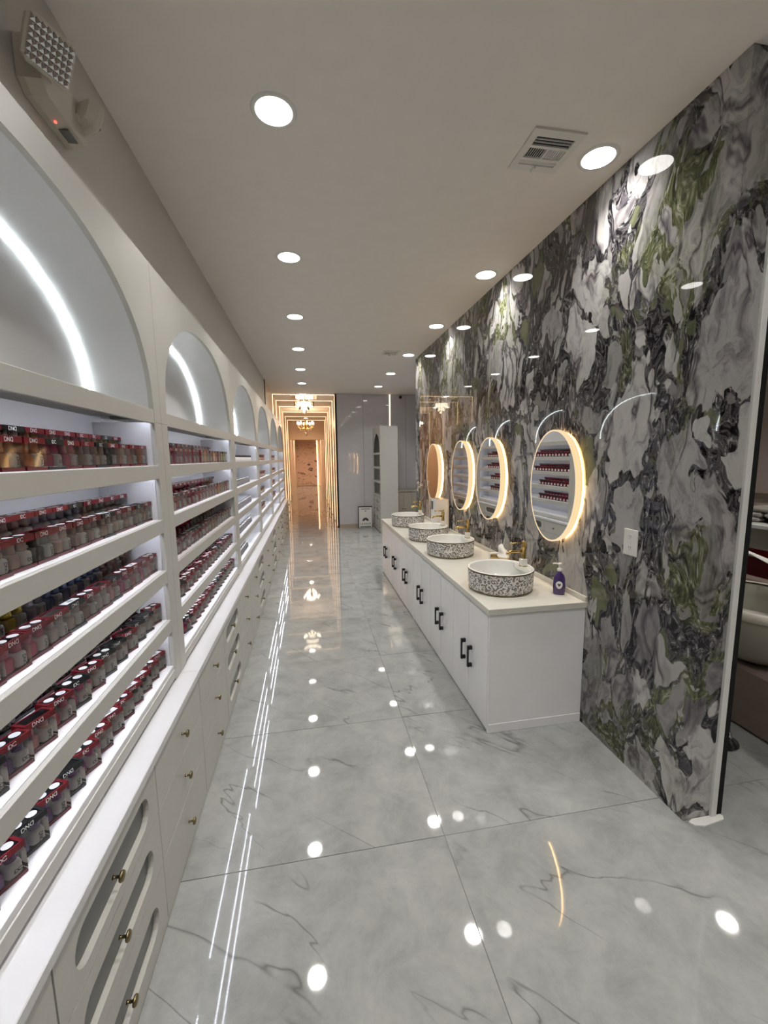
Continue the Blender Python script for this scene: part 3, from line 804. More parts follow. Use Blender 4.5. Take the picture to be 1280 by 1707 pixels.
def duo_box(loc, rz, color, dark, brand, top, label, full):
    global nbox
    t = thing('polish_box', label, 'polish box', loc, rz, 'boxed polish pairs on the display shelves')
    col = BLK if dark else REDS
    c = link('cap', CAP, t); c.color = col
    lg = link('logo', LOGO[brand], c); lg.location = (-0.006, -BD/2-0.0003, BH-0.0073)
    if top in STK: link('top_disc' if top == 'dots' else 'barcode_sticker', STK[top], c)
    link('cap_window', WIN, c)
    b = link('base_tray', BASE, t); b.color = (0.012, 0.012, 0.013, 1) if dark else DKR
    link('clear_case', CASE, t)
    p = link('polish_bottle', POL, t); p.location = (-0.0178, 0, 0.009); p.color = (*color, 1)
    g = link('gel_bottle', GEL, t); g.location = (0.0178, 0, 0.009); g.color = (*[q*0.9 for q in color], 1)
    if full:
        bl = link('bottle_print', BLOGO[brand], g); bl.location = (0.003, -0.0158, 0.012)
    nbox += 1
    return t
SHN = ['top', 'second', 'middle', 'fourth', 'bottom']
def row_of(i, s, back, ys, xc, z, palette, yaw, full, dark_p, flip_first=False):
    n = len(ys)
    for k, y in enumerate(ys):
        j = n-k-1                       # counted from the far end
        col = palette(k/max(1, n-1))
        dark = rnd.random() < dark_p
        brand = 'DND' if rnd.random() < 0.62 else 'DC'
        top = rnd.choice(['dots', 'dots', 'bar', 'none'])
        lab = '%s-capped polish box, %s from right, %s row, %s shelf, %s arched unit' % ('black' if dark else 'red', ORD[j], 'raised back' if back else 'front', SHN[s], BAY[i])
        duo_box((xc+rnd.uniform(-0.002, 0.002), y+rnd.uniform(-0.0015, 0.0015), z), PI/2-R(yaw)+rnd.gauss(0, 0.02), col, dark, brand, top, lab, full)
def pick(*pal):
    def f(u):
        p = pal[min(len(pal)-1, int(u*len(pal)))]
        return rnd.choice(p)
    return f
XFR, XBK = -0.666, -0.756
# nearest unit
starts_f = [0.985, 0.945, 0.865, 0.80, 0.745]
starts_b = [1.13, 1.09, 1.03, 0.96, 0.90]
pal1 = [pick(ORNG, PINKS, NUDES, ORNG), pick(NUDES, NUDES, NUDES), pick(PINKS, NUDES, PINKS), pick(VIOL, PINKS, NUDES, NUDES), pick(VIOL, VIOL, NUDES, NUDES)]
pal1b = [pick(ORNG, PINKS, ORNG), pick(NUDES, BLUE, NUDES), lambda u: (0.78, 0.60, 0.08) if 0.16 < u < 0.26 else pick(PINKS, BLUE, BLUE, NUDES)(u), pick(VIOL, NUDES), pick(VIOL, NUDES)]
for s, z in enumerate(SH):
    yaw = [0, 2, 5, 17, 24][s]
    pitch = [0.0825, 0.0825, 0.0805, 0.0835, 0.082][s]
    ys_ = []; y = 1.80
    while y > starts_f[s]-0.06: ys_.append(y); y -= pitch
    row_of(0, s, False, ys_[::-1], XFR-(0.004 if s > 2 else 0), z+0.0004, pal1[s], yaw, True, 0.22)
    if s == 4: continue
    ys_ = []; y = 1.80
    while y > starts_b[s]-0.06: ys_.append(y); y -= pitch
    row_of(0, s, True, ys_[::-1], XBK, z+0.0346, pal1b[s], yaw*0.6, True, 0.25)
# second unit
pal2 = [pick(PINKS, ROSES, NUDES, ORNG), pick(ROSES, ROSES, PINKS, ORNG), pick(DARKR, ROSES, NUDES, NUDES), pick(ROSES, ROSES, DARKR), pick(ROSES, DARKR, DARKR)]
for s, z in enumerate(SH):
    yaw = [0, 2, 6, 16, 20][s]
    n = [17, 17, 17, 17, 16][s]
    row_of(1, s, False, [3.47-0.083*k for k in range(n)][::-1], XFR-(0.003 if s > 2 else 0), z+0.0004, pal2[s], yaw, False, 0.3)
    if s == 4: continue
    n = 16
    row_of(1, s, True, [(3.40 if s else 3.33)-0.083*k for k in range(n)][::-1], XBK, z+0.0346, pal2[s], yaw*0.5, False, 0.35)

# third unit: small grey bottles, black-topped on the top shelf
def gbot(name, lid):
    mb = MB(); mb.lathe([(0.019, 0), (0.0205, 0.002), (0.0205, 0.030), (0.017, 0.034)], 10, sq=0.6, mi=0)
    mb.lathe([(0.0175, 0.0342), (0.0175, 0.052), (0.015, 0.054)], 10, mi=1)
    return mb
GB = me_of(MB().lathe([(0.019, 0), (0.0205, 0.002), (0.0205, 0.034), (0.017, 0.038)], 10, sq=0.6).build('jar_body', M['grey_jar']))
GL = {True: me_of(MB().lathe([(0.0205, 0.0382), (0.021, 0.040), (0.021, 0.058), (0.018, 0.060)], 10).build('jar_lid', M['black'])),
      False: me_of(MB().lathe([(0.0175, 0.0382), (0.0175, 0.056), (0.015, 0.058)], 10).build('jar_lid', M['chrome']))}
GW = me_of(MB().lathe([(0.019, 0), (0.0205, 0.002), (0.0205, 0.034), (0.017, 0.038)], 10, sq=0.6).build('jar_body', M['bottle_w']))
for s, z in enumerate(SH):
    nf, nb = [(26, 13), (22, 12), (23, 12), (22, 0), (13, 0)][s]
    for back, n in ((False, nf), (True, nb)):
        y = 3.72 + (0.06 if s == 4 else 0)
        for k in range(n):
            lab = '%s small jar, %s from left, %s row, %s shelf, third arched unit' % ('black-lidded' if s == 0 else 'grey', ORD[k] if k < 22 else 'twenty-%s' % ORD[k-20], 'raised back' if back else 'front', SHN[s])
            t = thing('polish_jar', lab, 'jar', (XBK if back else XFR, y+0.046*k, z+(0.0344 if back else 0.0002)), PI/2, 'small jars in the third unit')
            link('jar_body', GW if s == 0 else GB, t); link('jar_lid', GL[s == 0], t)

# further units: boxes past the count, seen small and in the oval mirrors
mb = MB()
for i, lo, hi in ((3, 5.40, 6.45), (4, 7.42, 8.25)):
    for s, z in enumerate(SH[:4]):
        for back in (False, True):
            n = int((hi-lo)/0.083)-(s > 1)*2
            for k in range(n):
                y = lo+0.083*k; x = XBK if back else XFR; zz = z+(0.0346 if back else 0.0004)
                w, d = BW/2, BD/2
                dk = rnd.random() < 0.55
                mb.box(x-d, x+d, y-w, y+w, zz+BH-0.0145, zz+BH, 1 if dk else 0)
                mb.box(x-d, x+d, y-w, y+w, zz, zz+0.0085, 1)
                mb.box(x-0.014, x+0.014, y-0.034, y-0.004, zz+0.009, zz+0.04, rnd.choice((0, 3)))
                mb.box(x-0.014, x+0.014, y+0.004, y+0.034, zz+0.009, zz+0.04, 2)
                mb.box(x-0.009, x+0.009, y-0.028, y-0.010, zz+0.0405, zz+0.062, 3); mb.box(x-0.009, x+0.009, y+0.010, y+0.028, zz+0.0405, zz+0.062, 3)
M['wine'] = pm('wine_polish', (0.2, 0.02, 0.05), 0.2)
o = mb.build('polish_boxes', [M['red_card'], M['black'], M['bottle_w'], M['wine']])
tag(o, 'rows of boxed polishes on the shelves of the far arched units', 'polish boxes', None, 'stuff')

# ------------------------------------------------------------------ wash counter along the marble wall
XG, ZG = 0.962, 0.754
CY = [2.085, 3.845, 5.60]
def door_handle(parent, y, base):
    mb = MB(); x = XG
    mb.cbox(x-0.030, x-0.0005, y-0.008, y+0.008, 0.285, 0.310, 0.002)
    mb.cbox(x-0.030, x-0.0005, y-0.008, y+0.008, 0.398, 0.423, 0.002)
    mb.cbox(x-0.032, x-0.022, y-0.008, y+0.008, 0.285, 0.423, 0.0015)
    return mb.build('handle', M['black'], parent, off=base)
for i in range(2):
    y0, y1 = CY[i]+0.0008, CY[i+1]-0.0008
    t = thing('wash_cabinet', ['nearer white wash cabinet with black door pulls beside the marble wall', 'farther white wash cabinet with black door pulls beside the marble wall'][i], 'cabinet', (XG, (y0+y1)/2, 0), 0, 'wash cabinets')
    MB().box(XG+0.02, XR-0.003, y0+0.004, y1-0.004, 0.0, 0.716).build('carcass', M['gap'], t)
    for ya in (y0, y1-0.018):
        MB().cbox(XG+0.0005, XR-0.002, ya, ya+0.018, 0.0005, 0.718, 0.001).build('end_panel', M['door_white'], t)
    if i == 0:
        MB().cbox(XG+0.004, XR-0.003, y0-0.0035, y0-0.0003, 0.0005, 0.055, 0.001).build('skirting_strip', M['door_white'], t)
    n = 6; w = (y1-y0-0.036)/n
    for k in range(n):
        ya = y0+0.018+w*k
        d = MB().cbox(XG, XG+0.018, ya+0.0028, ya+w-0.0028, 0.012, 0.717, 0.001).build('door', M['door_white'], t)
        # a shallow upright groove along each door
        y_h = ya+w-0.055 if k % 2 == 0 else ya+0.055
        door_handle(d, y_h, t.location)
o = MB().cbox(XG-0.012, XR-0.0015, CY[0]-0.012, CY[2]+0.004, 0.719, ZG, 0.002).build('worktop', M['top'], off=(XG, 3.8, 0.719))
o.location = (XG, 3.8, 0.719); tag(o, 'cream polished worktop carrying the four patterned wash bowls', 'worktop')
o = MB().cbox(XR-0.016, XR-0.002, CY[0]-0.010, CY[2]+0.002, ZG+0.0005, ZG+0.03, 0.002).build('worktop_upstand', M['top'], off=(XR, 3.8, ZG))
o.location = (XR, 3.8, ZG); tag(o, 'low cream upstand where the worktop meets the marble', 'upstand')

# ---- bowls, taps and mirrors
BOWLS = [2.43, 3.40, 4.09, 5.00]
XBOWL = 1.185
RB, HB = 0.205, 0.139
NTH = ['nearest', 'second', 'third', 'farthest']
def bowl_meshes():
    d = {}
    d['outer_band'] = me_of(MB().lathe([(RB-0.006, 0.012), (RB-0.001, 0.03), (RB, 0.07), (RB, HB-0.012)], 56, caps=False).build('outer_band', M['scroll']))
    d['foot_ring'] = me_of(MB().lathe([(RB-0.014, 0.0), (RB-0.006, 0.003), (RB-0.004, 0.012), (RB-0.012, 0.0125)], 56, caps=False).build('foot_ring', M['rimgold']))
    d['rim_band'] = me_of(MB().lathe([(RB+0.0006, HB-0.0125), (RB+0.002, HB-0.008), (RB+0.001, HB-0.003)], 56, caps=False).build('rim_band', M['rimgold']))
    d['basin'] = me_of(MB().lathe([(RB+0.001, HB-0.003), (RB-0.003, HB), (RB-0.011, HB-0.001), (RB-0.016, HB-0.012), (RB-0.02, 0.06), (RB-0.05, 0.028), (0.05, 0.018), (0.022, 0.016)], 56, caps=False).build('basin', M['porcelain']))
    d['drain'] = me_of(MB().lathe([(0.0225, 0.0155), (0.0225, 0.018), (0.012, 0.0195)], 20).build('drain', M['gold']))
    # tap deck: a flat segment filling the wall side of the bowl
    a0 = R(38)
    pts = [((RB-0.016)*math.cos(a), (RB-0.016)*math.sin(a)) for a in [-a0+2*a0*k/16 for k in range(17)]]
    pts += [((RB-0.016)*math.cos(a0)-0.012, (RB-0.016)*math.sin(a0)*0.6), ((RB-0.016)*math.cos(a0)-0.018, 0), ((RB-0.016)*math.cos(a0)-0.012, -(RB-0.016)*math.sin(a0)*0.6)]
    d['tap_deck'] = me_of(MB().prism(pts, HB-0.03, HB-0.006).build('tap_deck', M['porcelain']))
    d['overflow_ring'] = me_of(MB().lathe([(0.006, 0), (0.010, 0), (0.010, 0.004), (0.006, 0.004), (0.006, 0)], 14, (0, 0, 0), axis='y', caps=False).build('overflow_ring', M['gold']))
    return d
BM_ = bowl_meshes()
def tap_meshes():
    d = {}
    d['tap_base'] = me_of(MB().cbox(-0.02, 0.02, -0.02, 0.02, 0.0, 0.046, 0.003).build('tap_base', M['porcelain']))
    d['base_plate'] = me_of(MB().lathe([(0.026, -0.0035), (0.026, -0.0005)], 20).build('base_plate', M['gold']))
    d['tap_body'] = me_of(MB().lathe([(0.015, 0.0462), (0.0175, 0.05), (0.0145, 0.056), (0.0145, 0.118), (0.017, 0.122), (0.017, 0.128), (0.0135, 0.133), (0.0135, 0.155), (0.008, 0.163)], 20).build('tap_body', M['gold']))
    d['spout'] = me_of(MB().tube([(-0.010, 0, 0.094), (-0.05, 0, 0.096), (-0.09, 0, 0.096), (-0.108, 0, 0.090), (-0.112, 0, 0.076)], 0.0098, 12).build('spout', M['gold']))
    d['lever'] = me_of(MB().tube([(-0.008, 0, 0.148), (-0.05, 0, 0.152), (-0.085, 0, 0.150)], 0.0042, 8).lathe([(0.002, -0.006), (0.0065, -0.004), (0.0065, 0.004), (0.002, 0.006)], 10, (-0.088, 0, 0.150)).build('lever', M['gold']))
    return d
TM_ = tap_meshes()
def oval(yc, zc, ry, rz, n=56):
    return [(yc+ry*math.cos(2*PI*k/n), zc+rz*math.sin(2*PI*k/n)) for k in range(n)]
MIR = [2.398, 3.36, 4.04, 4.995]
for i, y in enumerate(BOWLS):
    t = thing('wash_bowl', '%s round wash bowl with grey scroll pattern on the cream worktop' % NTH[i], 'wash bowl', (XBOWL, y, ZG+0.0005), 0, 'patterned wash bowls')
    for k, me in BM_.items():
        o = link(k, me, t)
        if k == 'overflow_ring': o.location = (0.03, -RB+0.0205, HB-0.045)
    t2 = thing('basin_tap', 'gold lever tap with white base on the %s wash bowl' % NTH[i], 'tap', (XBOWL+0.158, y, ZG+HB-0.0018), 0, 'gold taps on the wash bowls')
    for k, me in TM_.items(): link(k, me, t2)
ZM = 1.405
for i, y in enumerate(MIR):
    t = thing('oval_mirror', '%s oval backlit mirror glowing warm on the marble wall' % NTH[i], 'mirror', (XR, y, ZM), 0, 'oval backlit mirrors')
    ry, rz = 0.252, 0.352
    x0, x1 = 1.500, XR
    MB().prism(oval(y, ZM, ry-0.010, rz-0.010), x0+0.0005, x0+0.004, 'x').build('glass', M['mirror'], t)
    MB().ring(oval(y, ZM, ry, rz), oval(y, ZM, ry-0.0095, rz-0.0095), x0, x0+0.006, 'x').build('frosted_edge', M['halo_front'], t)
    MB().ring(oval(y, ZM, ry-0.008, rz-0.008), oval(y, ZM, ry-0.016, rz-0.016), x0+0.0065, x0+0.020, 'x').build('light_band', M['halo'], t)
    MB().ring(oval(y, ZM, ry-0.001, rz-0.001), oval(y, ZM, ry-0.02, rz-0.02), x0+0.0205, x0+0.028, 'x').build('diffuser_rim', M['halo_front'], t)
    MB().ring(oval(y, ZM, ry-0.008, rz-0.008), oval(y, ZM, ry-0.016, rz-0.016), x0+0.0285, x1-0.012, 'x').build('light_band', M['halo'], t)
    MB().ring(oval(y, ZM, ry-0.014, rz-0.014), oval(y, ZM, ry-0.022, rz-0.022), x1-0.0115, x1-0.0015, 'x').build('wall_glow_band', M['halo_back'], t)
    MB().prism(oval(y, ZM, ry-0.03, rz-0.03), x0+0.005, x1-0.0015, 'x').build('back_box', M['plastic_w'], t)

# ---- things on the worktop
t = thing('soap_bottle', 'purple liquid soap pump bottle at the near end of the worktop', 'soap bottle', (1.478, 2.235, ZG+0.0005))
def soap_ring(w, d, z, n=20):
    out = []
    for k in range(n):
        a = 2*PI*k/n; c, s = math.cos(a), math.sin(a); p_ = 3.2
        r_ = 1/((abs(c)**p_+abs(s)**p_)**(1/p_))
        out.append((w*r_*c, d*r_*s, z))
    return out
mb = MB(); prof = [(0.030, 0.019, 0.0), (0.034, 0.022, 0.004), (0.036, 0.023, 0.05), (0.033, 0.021, 0.10), (0.026, 0.018, 0.122), (0.013, 0.012, 0.136), (0.011, 0.011, 0.146)]
vs_ = [q for p_ in prof for q in soap_ring(*p_)]; n = 20
mb.add(vs_, [(i*n+k, i*n+(k+1) % n, (i+1)*n+(k+1) % n, (i+1)*n+k) for i in range(len(prof)-1) for k in range(n)]+[tuple(range(n-1, -1, -1)), tuple(range(len(prof)*n-n, len(prof)*n))], 0, True)
ang = R(-25)
def rot_children(t, a): t.rotation_euler = (0, 0, a)
o = mb.build('bottle', M['soap'], t, off=(0, 0, 0))
lb = MB()
lb.prism([(0.019*math.sin(2*PI*k/24)*(1+0.15*math.cos(2*PI*k/24)), 0.062+0.024*math.cos(2*PI*k/24)) for k in range(24)], -0.0238, -0.0232, 'y')
lb.build('label', M['paper'], t, off=(0, 0, 0))
MB().prism([(-0.010, 0.066), (0, 0.052), (0.010, 0.066), (0.006, 0.072), (0, 0.068), (-0.006, 0.072)], -0.0242, -0.0239, 'y').build('label_mark', M['soap'], t, off=(0, 0, 0))
MB().lathe([(0.014, 0.1462), (0.015, 0.149), (0.015, 0.160), (0.009, 0.165), (0.006, 0.168), (0.006, 0.182), (0.012, 0.184), (0.012, 0.192), (0.008, 0.195)], 16).tube([(-0.006, 0, 0.189), (-0.03, 0, 0.190), (-0.04, 0, 0.186)], 0.005, 8).build('pump', M['plastic_w'], t, off=(0, 0, 0))
rot_children(t, R(-32))

t = thing('tissue_box', 'gilt tissue box with white tissues pulled up, between the first two bowls', 'tissue box', (1.45, 2.93, ZG+0.0005))
MB().cbox(-0.065, 0.065, -0.13, 0.11, 0.0, 0.075, 0.004).build('box', M['gold'], t, off=(0, 0, 0))
MB().cbox(-0.067, 0.067, 0.085, 0.115, 0.0, 0.082, 0.004).build('end_panel', M['plastic_w'], t, off=(0, 0, 0))
mb = MB(); rows_, cols_ = 7, 14
vs_ = []
for r_ in range(rows_):
    f_ = r_/(rows_-1)
    for c_ in range(cols_):
        a = 2*PI*c_/cols_
        rad = (0.045*(1-f_)**0.7+0.006)*(1+0.35*math.sin(3*a+4*f_)*f_+0.12*math.sin(7*a))
        vs_.append((rad*math.cos(a)*0.8+0.01*math.sin(6*f_), rad*math.sin(a)*1.3+0.03*f_, 0.0756+0.085*f_+0.008*math.sin(5*a)*f_))
mb.add(vs_, [(r_*cols_+c_, r_*cols_+(c_+1) % cols_, (r_+1)*cols_+(c_+1) % cols_, (r_+1)*cols_+c_) for r_ in range(rows_-1) for c_ in range(cols_)]+[tuple(range((rows_-1)*cols_, rows_*cols_))], 0, True)
mb.build('tissue', M['paper'], t, off=(0, 0, 0))

t = thing('cardboard_box', 'tall white cardboard box standing on the worktop behind the third bowl', 'box', (1.46, 4.56, ZG+0.0005))
MB().cbox(-0.075, 0.075, -0.10, 0.11, 0, 0.365, 0.002).build('carton', M['paper'], t, off=(0, 0, 0))
MB().box(-0.07, 0.07, -0.095, 0.105, 0.3655, 0.3665).build('open_top', M['wood'], t, off=(0, 0, 0))
for k, (a, b_) in enumerate(((0.02, 0.05), (0.06, 0.09))):
    MB().box(-0.0765, -0.0752, a, b_, 0.24, 0.335).build('printed_mark', M['print'], t, off=(0, 0, 0))
t = thing('orchid_pot', 'small potted white orchid at the far end of the worktop', 'orchid', (1.46, 5.46, ZG+0.0005))
MB().lathe([(0.03, 0), (0.04, 0.01), (0.045, 0.09), (0.04, 0.092)], 16).build('pot', M['porcelain'], t, off=(0, 0, 0))
MB().tube([(0, 0, 0.09), (0.005, 0, 0.25), (-0.01, -0.01, 0.40), (-0.03, -0.02, 0.50)], 0.004, 6).build('stem', M['green'], t, off=(0, 0, 0))
for k in range(4):
    a = k*PI/2+0.4
    MB().add([(0, 0, 0.09), (0.02*math.cos(a)-0.012*math.sin(a), 0.02*math.sin(a)+0.012*math.cos(a), 0.14), (0.05*math.cos(a), 0.05*math.sin(a), 0.20), (0.02*math.cos(a)+0.012*math.sin(a), 0.02*math.sin(a)-0.012*math.cos(a), 0.145), (0.02*math.cos(a), 0.02*math.sin(a), 0.135)], [(0, 1, 4), (1, 2, 4), (2, 3, 4), (3, 0, 4)]).build('leaf', M['green'], t, off=(0, 0, 0))
for k, (dx, dy, dz) in enumerate(((-0.03, -0.02, 0.50), (-0.012, -0.012, 0.44), (-0.02, 0.015, 0.40), (0.012, -0.02, 0.47))):
    mb = MB()
    for q in range(5):
        a = 2*PI*q/5+k
        mb.add([(dx, dy-0.005, dz), (dx+0.012*math.cos(a-0.5), dy-0.012, dz+0.012*math.sin(a-0.5)), (dx+0.028*math.cos(a), dy-0.008, dz+0.028*math.sin(a)), (dx+0.012*math.cos(a+0.5), dy-0.012, dz+0.012*math.sin(a+0.5))], [(0, 1, 2, 3)])
    f_ = mb.build('flower', M['petal'], t, off=(0, 0, 0))
    MB().lathe([(0.002, 0), (0.006, 0.004), (0.002, 0.009)], 8, (dx, dy-0.022, dz), axis='y').build('flower_centre', M['print'], f_, off=(0, 0, 0))

# ---- wall socket
t = thing('wall_socket', 'white double wall socket on the marble wall', 'socket', (XR, 1.776, 1.165))
MB().cbox(XR-0.006, XR-0.0005, 1.731, 1.821, 1.100, 1.231, 0.002).build('cover_plate', M['plastic_w'], t)
for dz in (-0.028, 0.028):
    r_ = MB().prism([(1.776+0.017*math.cos(2*PI*k/20), 1.1655+dz+max(-0.0145, min(0.0145, 0.018*math.sin(2*PI*k/20)))) for k in range(20)], XR-0.0075, XR-0.0062, 'x').build('receptacle', M['plastic_w'], t)
    mb = MB()
    for dy in (-0.006, 0.006): mb.box(XR-0.0079, XR-0.0076, 1.776+dy-0.001, 1.776+dy+0.001, 1.1655+dz, 1.1655+dz+0.008)
    mb.lathe([(0.0022, 0), (0.0022, 0.0003)], 8, (XR-0.0079, 1.776, 1.1655+dz-0.006), axis='x')
    sl = mb.build('slots', M['dark'], r_, off=t.location)

# ------------------------------------------------------------------ far end of the shop floor
XA, YA0, YA1, HA = 1.43, 8.47, 9.42, 2.22
t = thing('arch_cabinet', 'tall white arched cabinet with open shelves at the far end', 'cabinet', (XA, (YA0+YA1)/2, 0))
ycA, hwA = (YA0+YA1)/2, (YA1-YA0)/2-0.06
apA = arch_pts(ycA, hwA, 24, 1.70, 0.40, 2.0); n = len(apA)
mb = MB()
fr = [(XA, y, z) for y, z in apA]; tp = [(XA, y, HA) for y, z in apA]
mb.add(fr+tp, [(k, k+1, n+k+1, n+k) for k in range(n-1)])
bk = [(XA+0.018, y, z) for y, z in apA]; mb.add(fr+bk, [(k, k+1, n+k+1, n+k) for k in range(n-1)])
for ya, yb in ((YA0, ycA-hwA), (ycA+hwA, YA1)): mb.box(XA, XA+0.018, ya, yb, 0.0, HA)
mb.build('arch_face', M['white'], t)
MB().box(XA+0.0185, 1.80, YA0, YA0+0.016, 0, HA).build('side_panel', M['white'], t)
MB().box(XA+0.0185, 1.80, YA1-0.016, YA1, 0, HA).build('side_panel', M['white'], t)
MB().box(XA+0.0005, 1.80, YA0, YA1, HA+0.0005, HA+0.018).build('top_panel', M['white'], t)
MB().box(1.785, 1.80, YA0+0.0165, YA1-0.0165, 0, HA).build('back_panel', M['white'], t)
for z in (1.70, 1.40, 1.10, 0.80):
    MB().box(XA+0.002, 1.7845, ycA-hwA+0.0005, ycA+hwA-0.0005, z-0.045, z).build('shelf', M['white'], t)
MB().box(XA+0.02, 1.7845, ycA-hwA, ycA+hwA, 0.0, 0.752).build('carcass', M['gap'], t)
for r_ in range(4):
    z0_, z1_ = 0.02+0.182*r_, 0.02+0.182*(r_+1)-0.004
    cw = 2*hwA/3
    for c_ in range(3):
        ya = ycA-hwA+cw*c_+0.0015
        d = MB().cbox(XA+0.001, XA+0.0185, ya, ya+cw-0.003, z0_, z1_, 0.001).build('drawer', M['white'], t)
        ym, zm = ya+cw/2, (z0_+z1_)/2
        if c_ == 1 and r_ > 0:
            MB().prism(stadium(ym, zm, 0.09, 0.045, 6), XA-0.0005, XA+0.0008, 'x').build('slot_pane', M['slot_glass'], d, off=t.location)
        else:
            MB().lathe([(0.004, 0), (0.004, -0.012), (0.012, -0.014), (0.012, -0.022)], 10, (XA+0.0008, ym, zm), axis='x').build('knob', M['brass'], d, off=t.location)

# low beige cabinet in the alcove
t = thing('low_cabinet', 'low beige grooved cabinet in the alcove beyond the marble wall', 'cabinet', (2.3, 9.2, 0))
MB().box(1.86, 2.58, 9.02, 9.43, 0.0, 0.83).build('carcass', M['beige_cab'], t)
MB().cbox(1.84, 2.59, 8.985, 9.435, 0.8305, 0.858, 0.002).build('top', M['beige_cab'], t)
for k in range(4):
    x0 = 1.865+0.1775*k
    d = MB().cbox(x0+0.002, x0+0.1755, 9.002, 9.0195, 0.03, 0.825, 0.003).build('door', M['beige_cab'], t)
    MB().lathe([(0.004, 0), (0.004, -0.012), (0.011, -0.014), (0.011, -0.02)], 10, (x0+(0.15 if k % 2 == 0 else 0.027), 9.0018, 0.45), axis='y').build('knob', M['black'], d, off=t.location)
# framed sign leaning on the floor
SX0, SX1, SYp = 1.045, 1.365, 9.30
t = thing('floor_sign', 'white framed sign with a dark leaf emblem on the floor by the arched cabinet', 'sign', ((SX0+SX1)/2, SYp, 0))
MB().ring([(SX0, 0.0), (SX1, 0.0), (SX1, 0.50), (SX0, 0.50)], [(SX0+0.02, 0.02), (SX1-0.02, 0.02), (SX1-0.02, 0.48), (SX0+0.02, 0.48)], SYp+0.02, SYp, 'y').build('frame', M['black'], t)
MB().box(SX0+0.018, SX1-0.006, SYp-0.004, SYp+0.016, 0.01, 0.474).build('board', M['paper'], t)
mb = MB(); cx = (SX0+SX1)/2+0.006
for a in (-78, -50, -24, 0, 24, 50, 78):
    c, s = math.cos(R(a)), math.sin(R(a)); L_ = 0.078
    pp = [(0, 0.018), (0.014, 0.045), (0.010, 0.068), (0, L_+0.006), (-0.010, 0.068), (-0.014, 0.045)]
    pts = [(cx+u*c+v*s, 0.165+v*c-u*s) for u, v in pp]
    mb.prism(pts, SYp-0.0052, SYp-0.0042, 'y')
mb.build('emblem', M['print'], t)
mb = MB()
for a in (-45, 0, 45):
    c, s = math.cos(R(a)), math.sin(R(a))
    mb.prism([(cx+u*c+v*s, 0.375+v*c-u*s) for u, v in [(0, 0.002), (0.007, 0.018), (0, 0.034), (-0.007, 0.018)]], SYp-0.0052, SYp-0.0042, 'y')
mb.build('small_emblem', M['print'], t)
def text(body, size, loc, name, parent, mat):
    cu = bpy.data.curves.new(name, 'FONT'); cu.body = body; cu.size = size; cu.align_x = 'CENTER'; cu.extrude = 0.0004
    ob = bpy.data.objects.new(name, cu); COL.objects.link(ob)
    dg = bpy.context.evaluated_depsgraph_get()
    me = bpy.data.meshes.new_from_object(ob.evaluated_get(dg))
    bpy.data.objects.remove(ob)
    me.materials.clear(); me.materials.append(mat)
    o = link(name, me, parent)
    base = parent.location if parent else Vector((0, 0, 0))
    o.location = Vector(loc)-base; o.rotation_euler = (PI/2, 0, 0)
    return o
text('LA PALM', 0.062, (cx, SYp-0.0046, 0.075), 'lettering', t, M['print'])
MB().box(SX0+0.04, SX1-0.03, SYp-0.0052, SYp-0.0042, 0.022, 0.040).build('bottom_bar', M['print'], t)
mb = MB()
for k in range(11): mb.box(cx-0.10+k*0.019, cx-0.10+k*0.019+0.013, SYp-0.0052, SYp-0.0042, 0.428, 0.446)
o = mb.build('small_print', M['print'], t); o['kind'] = 'stuff'
# dome camera
t = thing('security_camera', 'small black security camera high on the far panel wall', 'security camera', (2.06, Y_PANEL-0.0005, 2.94))
MB().lathe([(0.035, -0.001), (0.035, -0.012), (0.02, -0.02), (0.014, -0.05)], 16, (2.06, Y_PANEL, 2.95), axis='y').build('mount', M['plastic_w'], t)
MB().lathe([(0.02, 0), (0.034, -0.02), (0.034, -0.06), (0.026, -0.075)], 16, (2.06, Y_PANEL-0.05, 2.93), axis='y').build('camera_body', M['black'], t)

# ------------------------------------------------------------------ warm passage: light hoops and chandeliers
PL, PR = -0.755, X_PASS
for k, y in enumerate([9.62, 10.62, 11.83, 13.2, 14.6, 15.95]):
    t = thing('light_hoop', 'warm light strip framing ceiling and walls of the passage, %s from the shop' % ORD[k], 'light strip', ((PL+PR)/2, y, ZC), 0, 'light hoops of the passage')
    MB().box(PL+0.012, PR-0.012, y-0.006, y+0.006, ZC-0.006, ZC-0.0008).build('ceiling_strip', M['hoop'], t)
    z0_ = 2.42 if y < YEND+0.1 else 0.02
    MB().box(PL+0.0005, PL+0.006, y-0.006, y+0.006, z0_, ZC-0.0008).build('wall_strip', M['hoop'], t)
    MB().box(PR-0.006, PR-0.0005, y-0.006, y+0.006, 0.02, ZC-0.0008).build('wall_strip', M['hoop'], t)
CX = -0.08
t = thing('crystal_ceiling_light', 'tiered crystal ceiling light on a square plate at the passage mouth', 'chandelier', (CX, 9.93, ZC))
MB().cbox(CX-0.30, CX+0.30, 9.63+0.03, 10.23, ZC-0.02, ZC-0.0008, 0.003).build('ceiling_plate', M['chrome'], t)
for k in range(8):
    a = 2*PI*k/8; MB().tube([(CX+0.16*math.cos(a), 9.93+0.16*math.sin(a), ZC-0.021), (CX+0.16*math.cos(a), 9.93+0.16*math.sin(a), 2.89)], 0.006, 6).build('rod', M['chrome'], t)
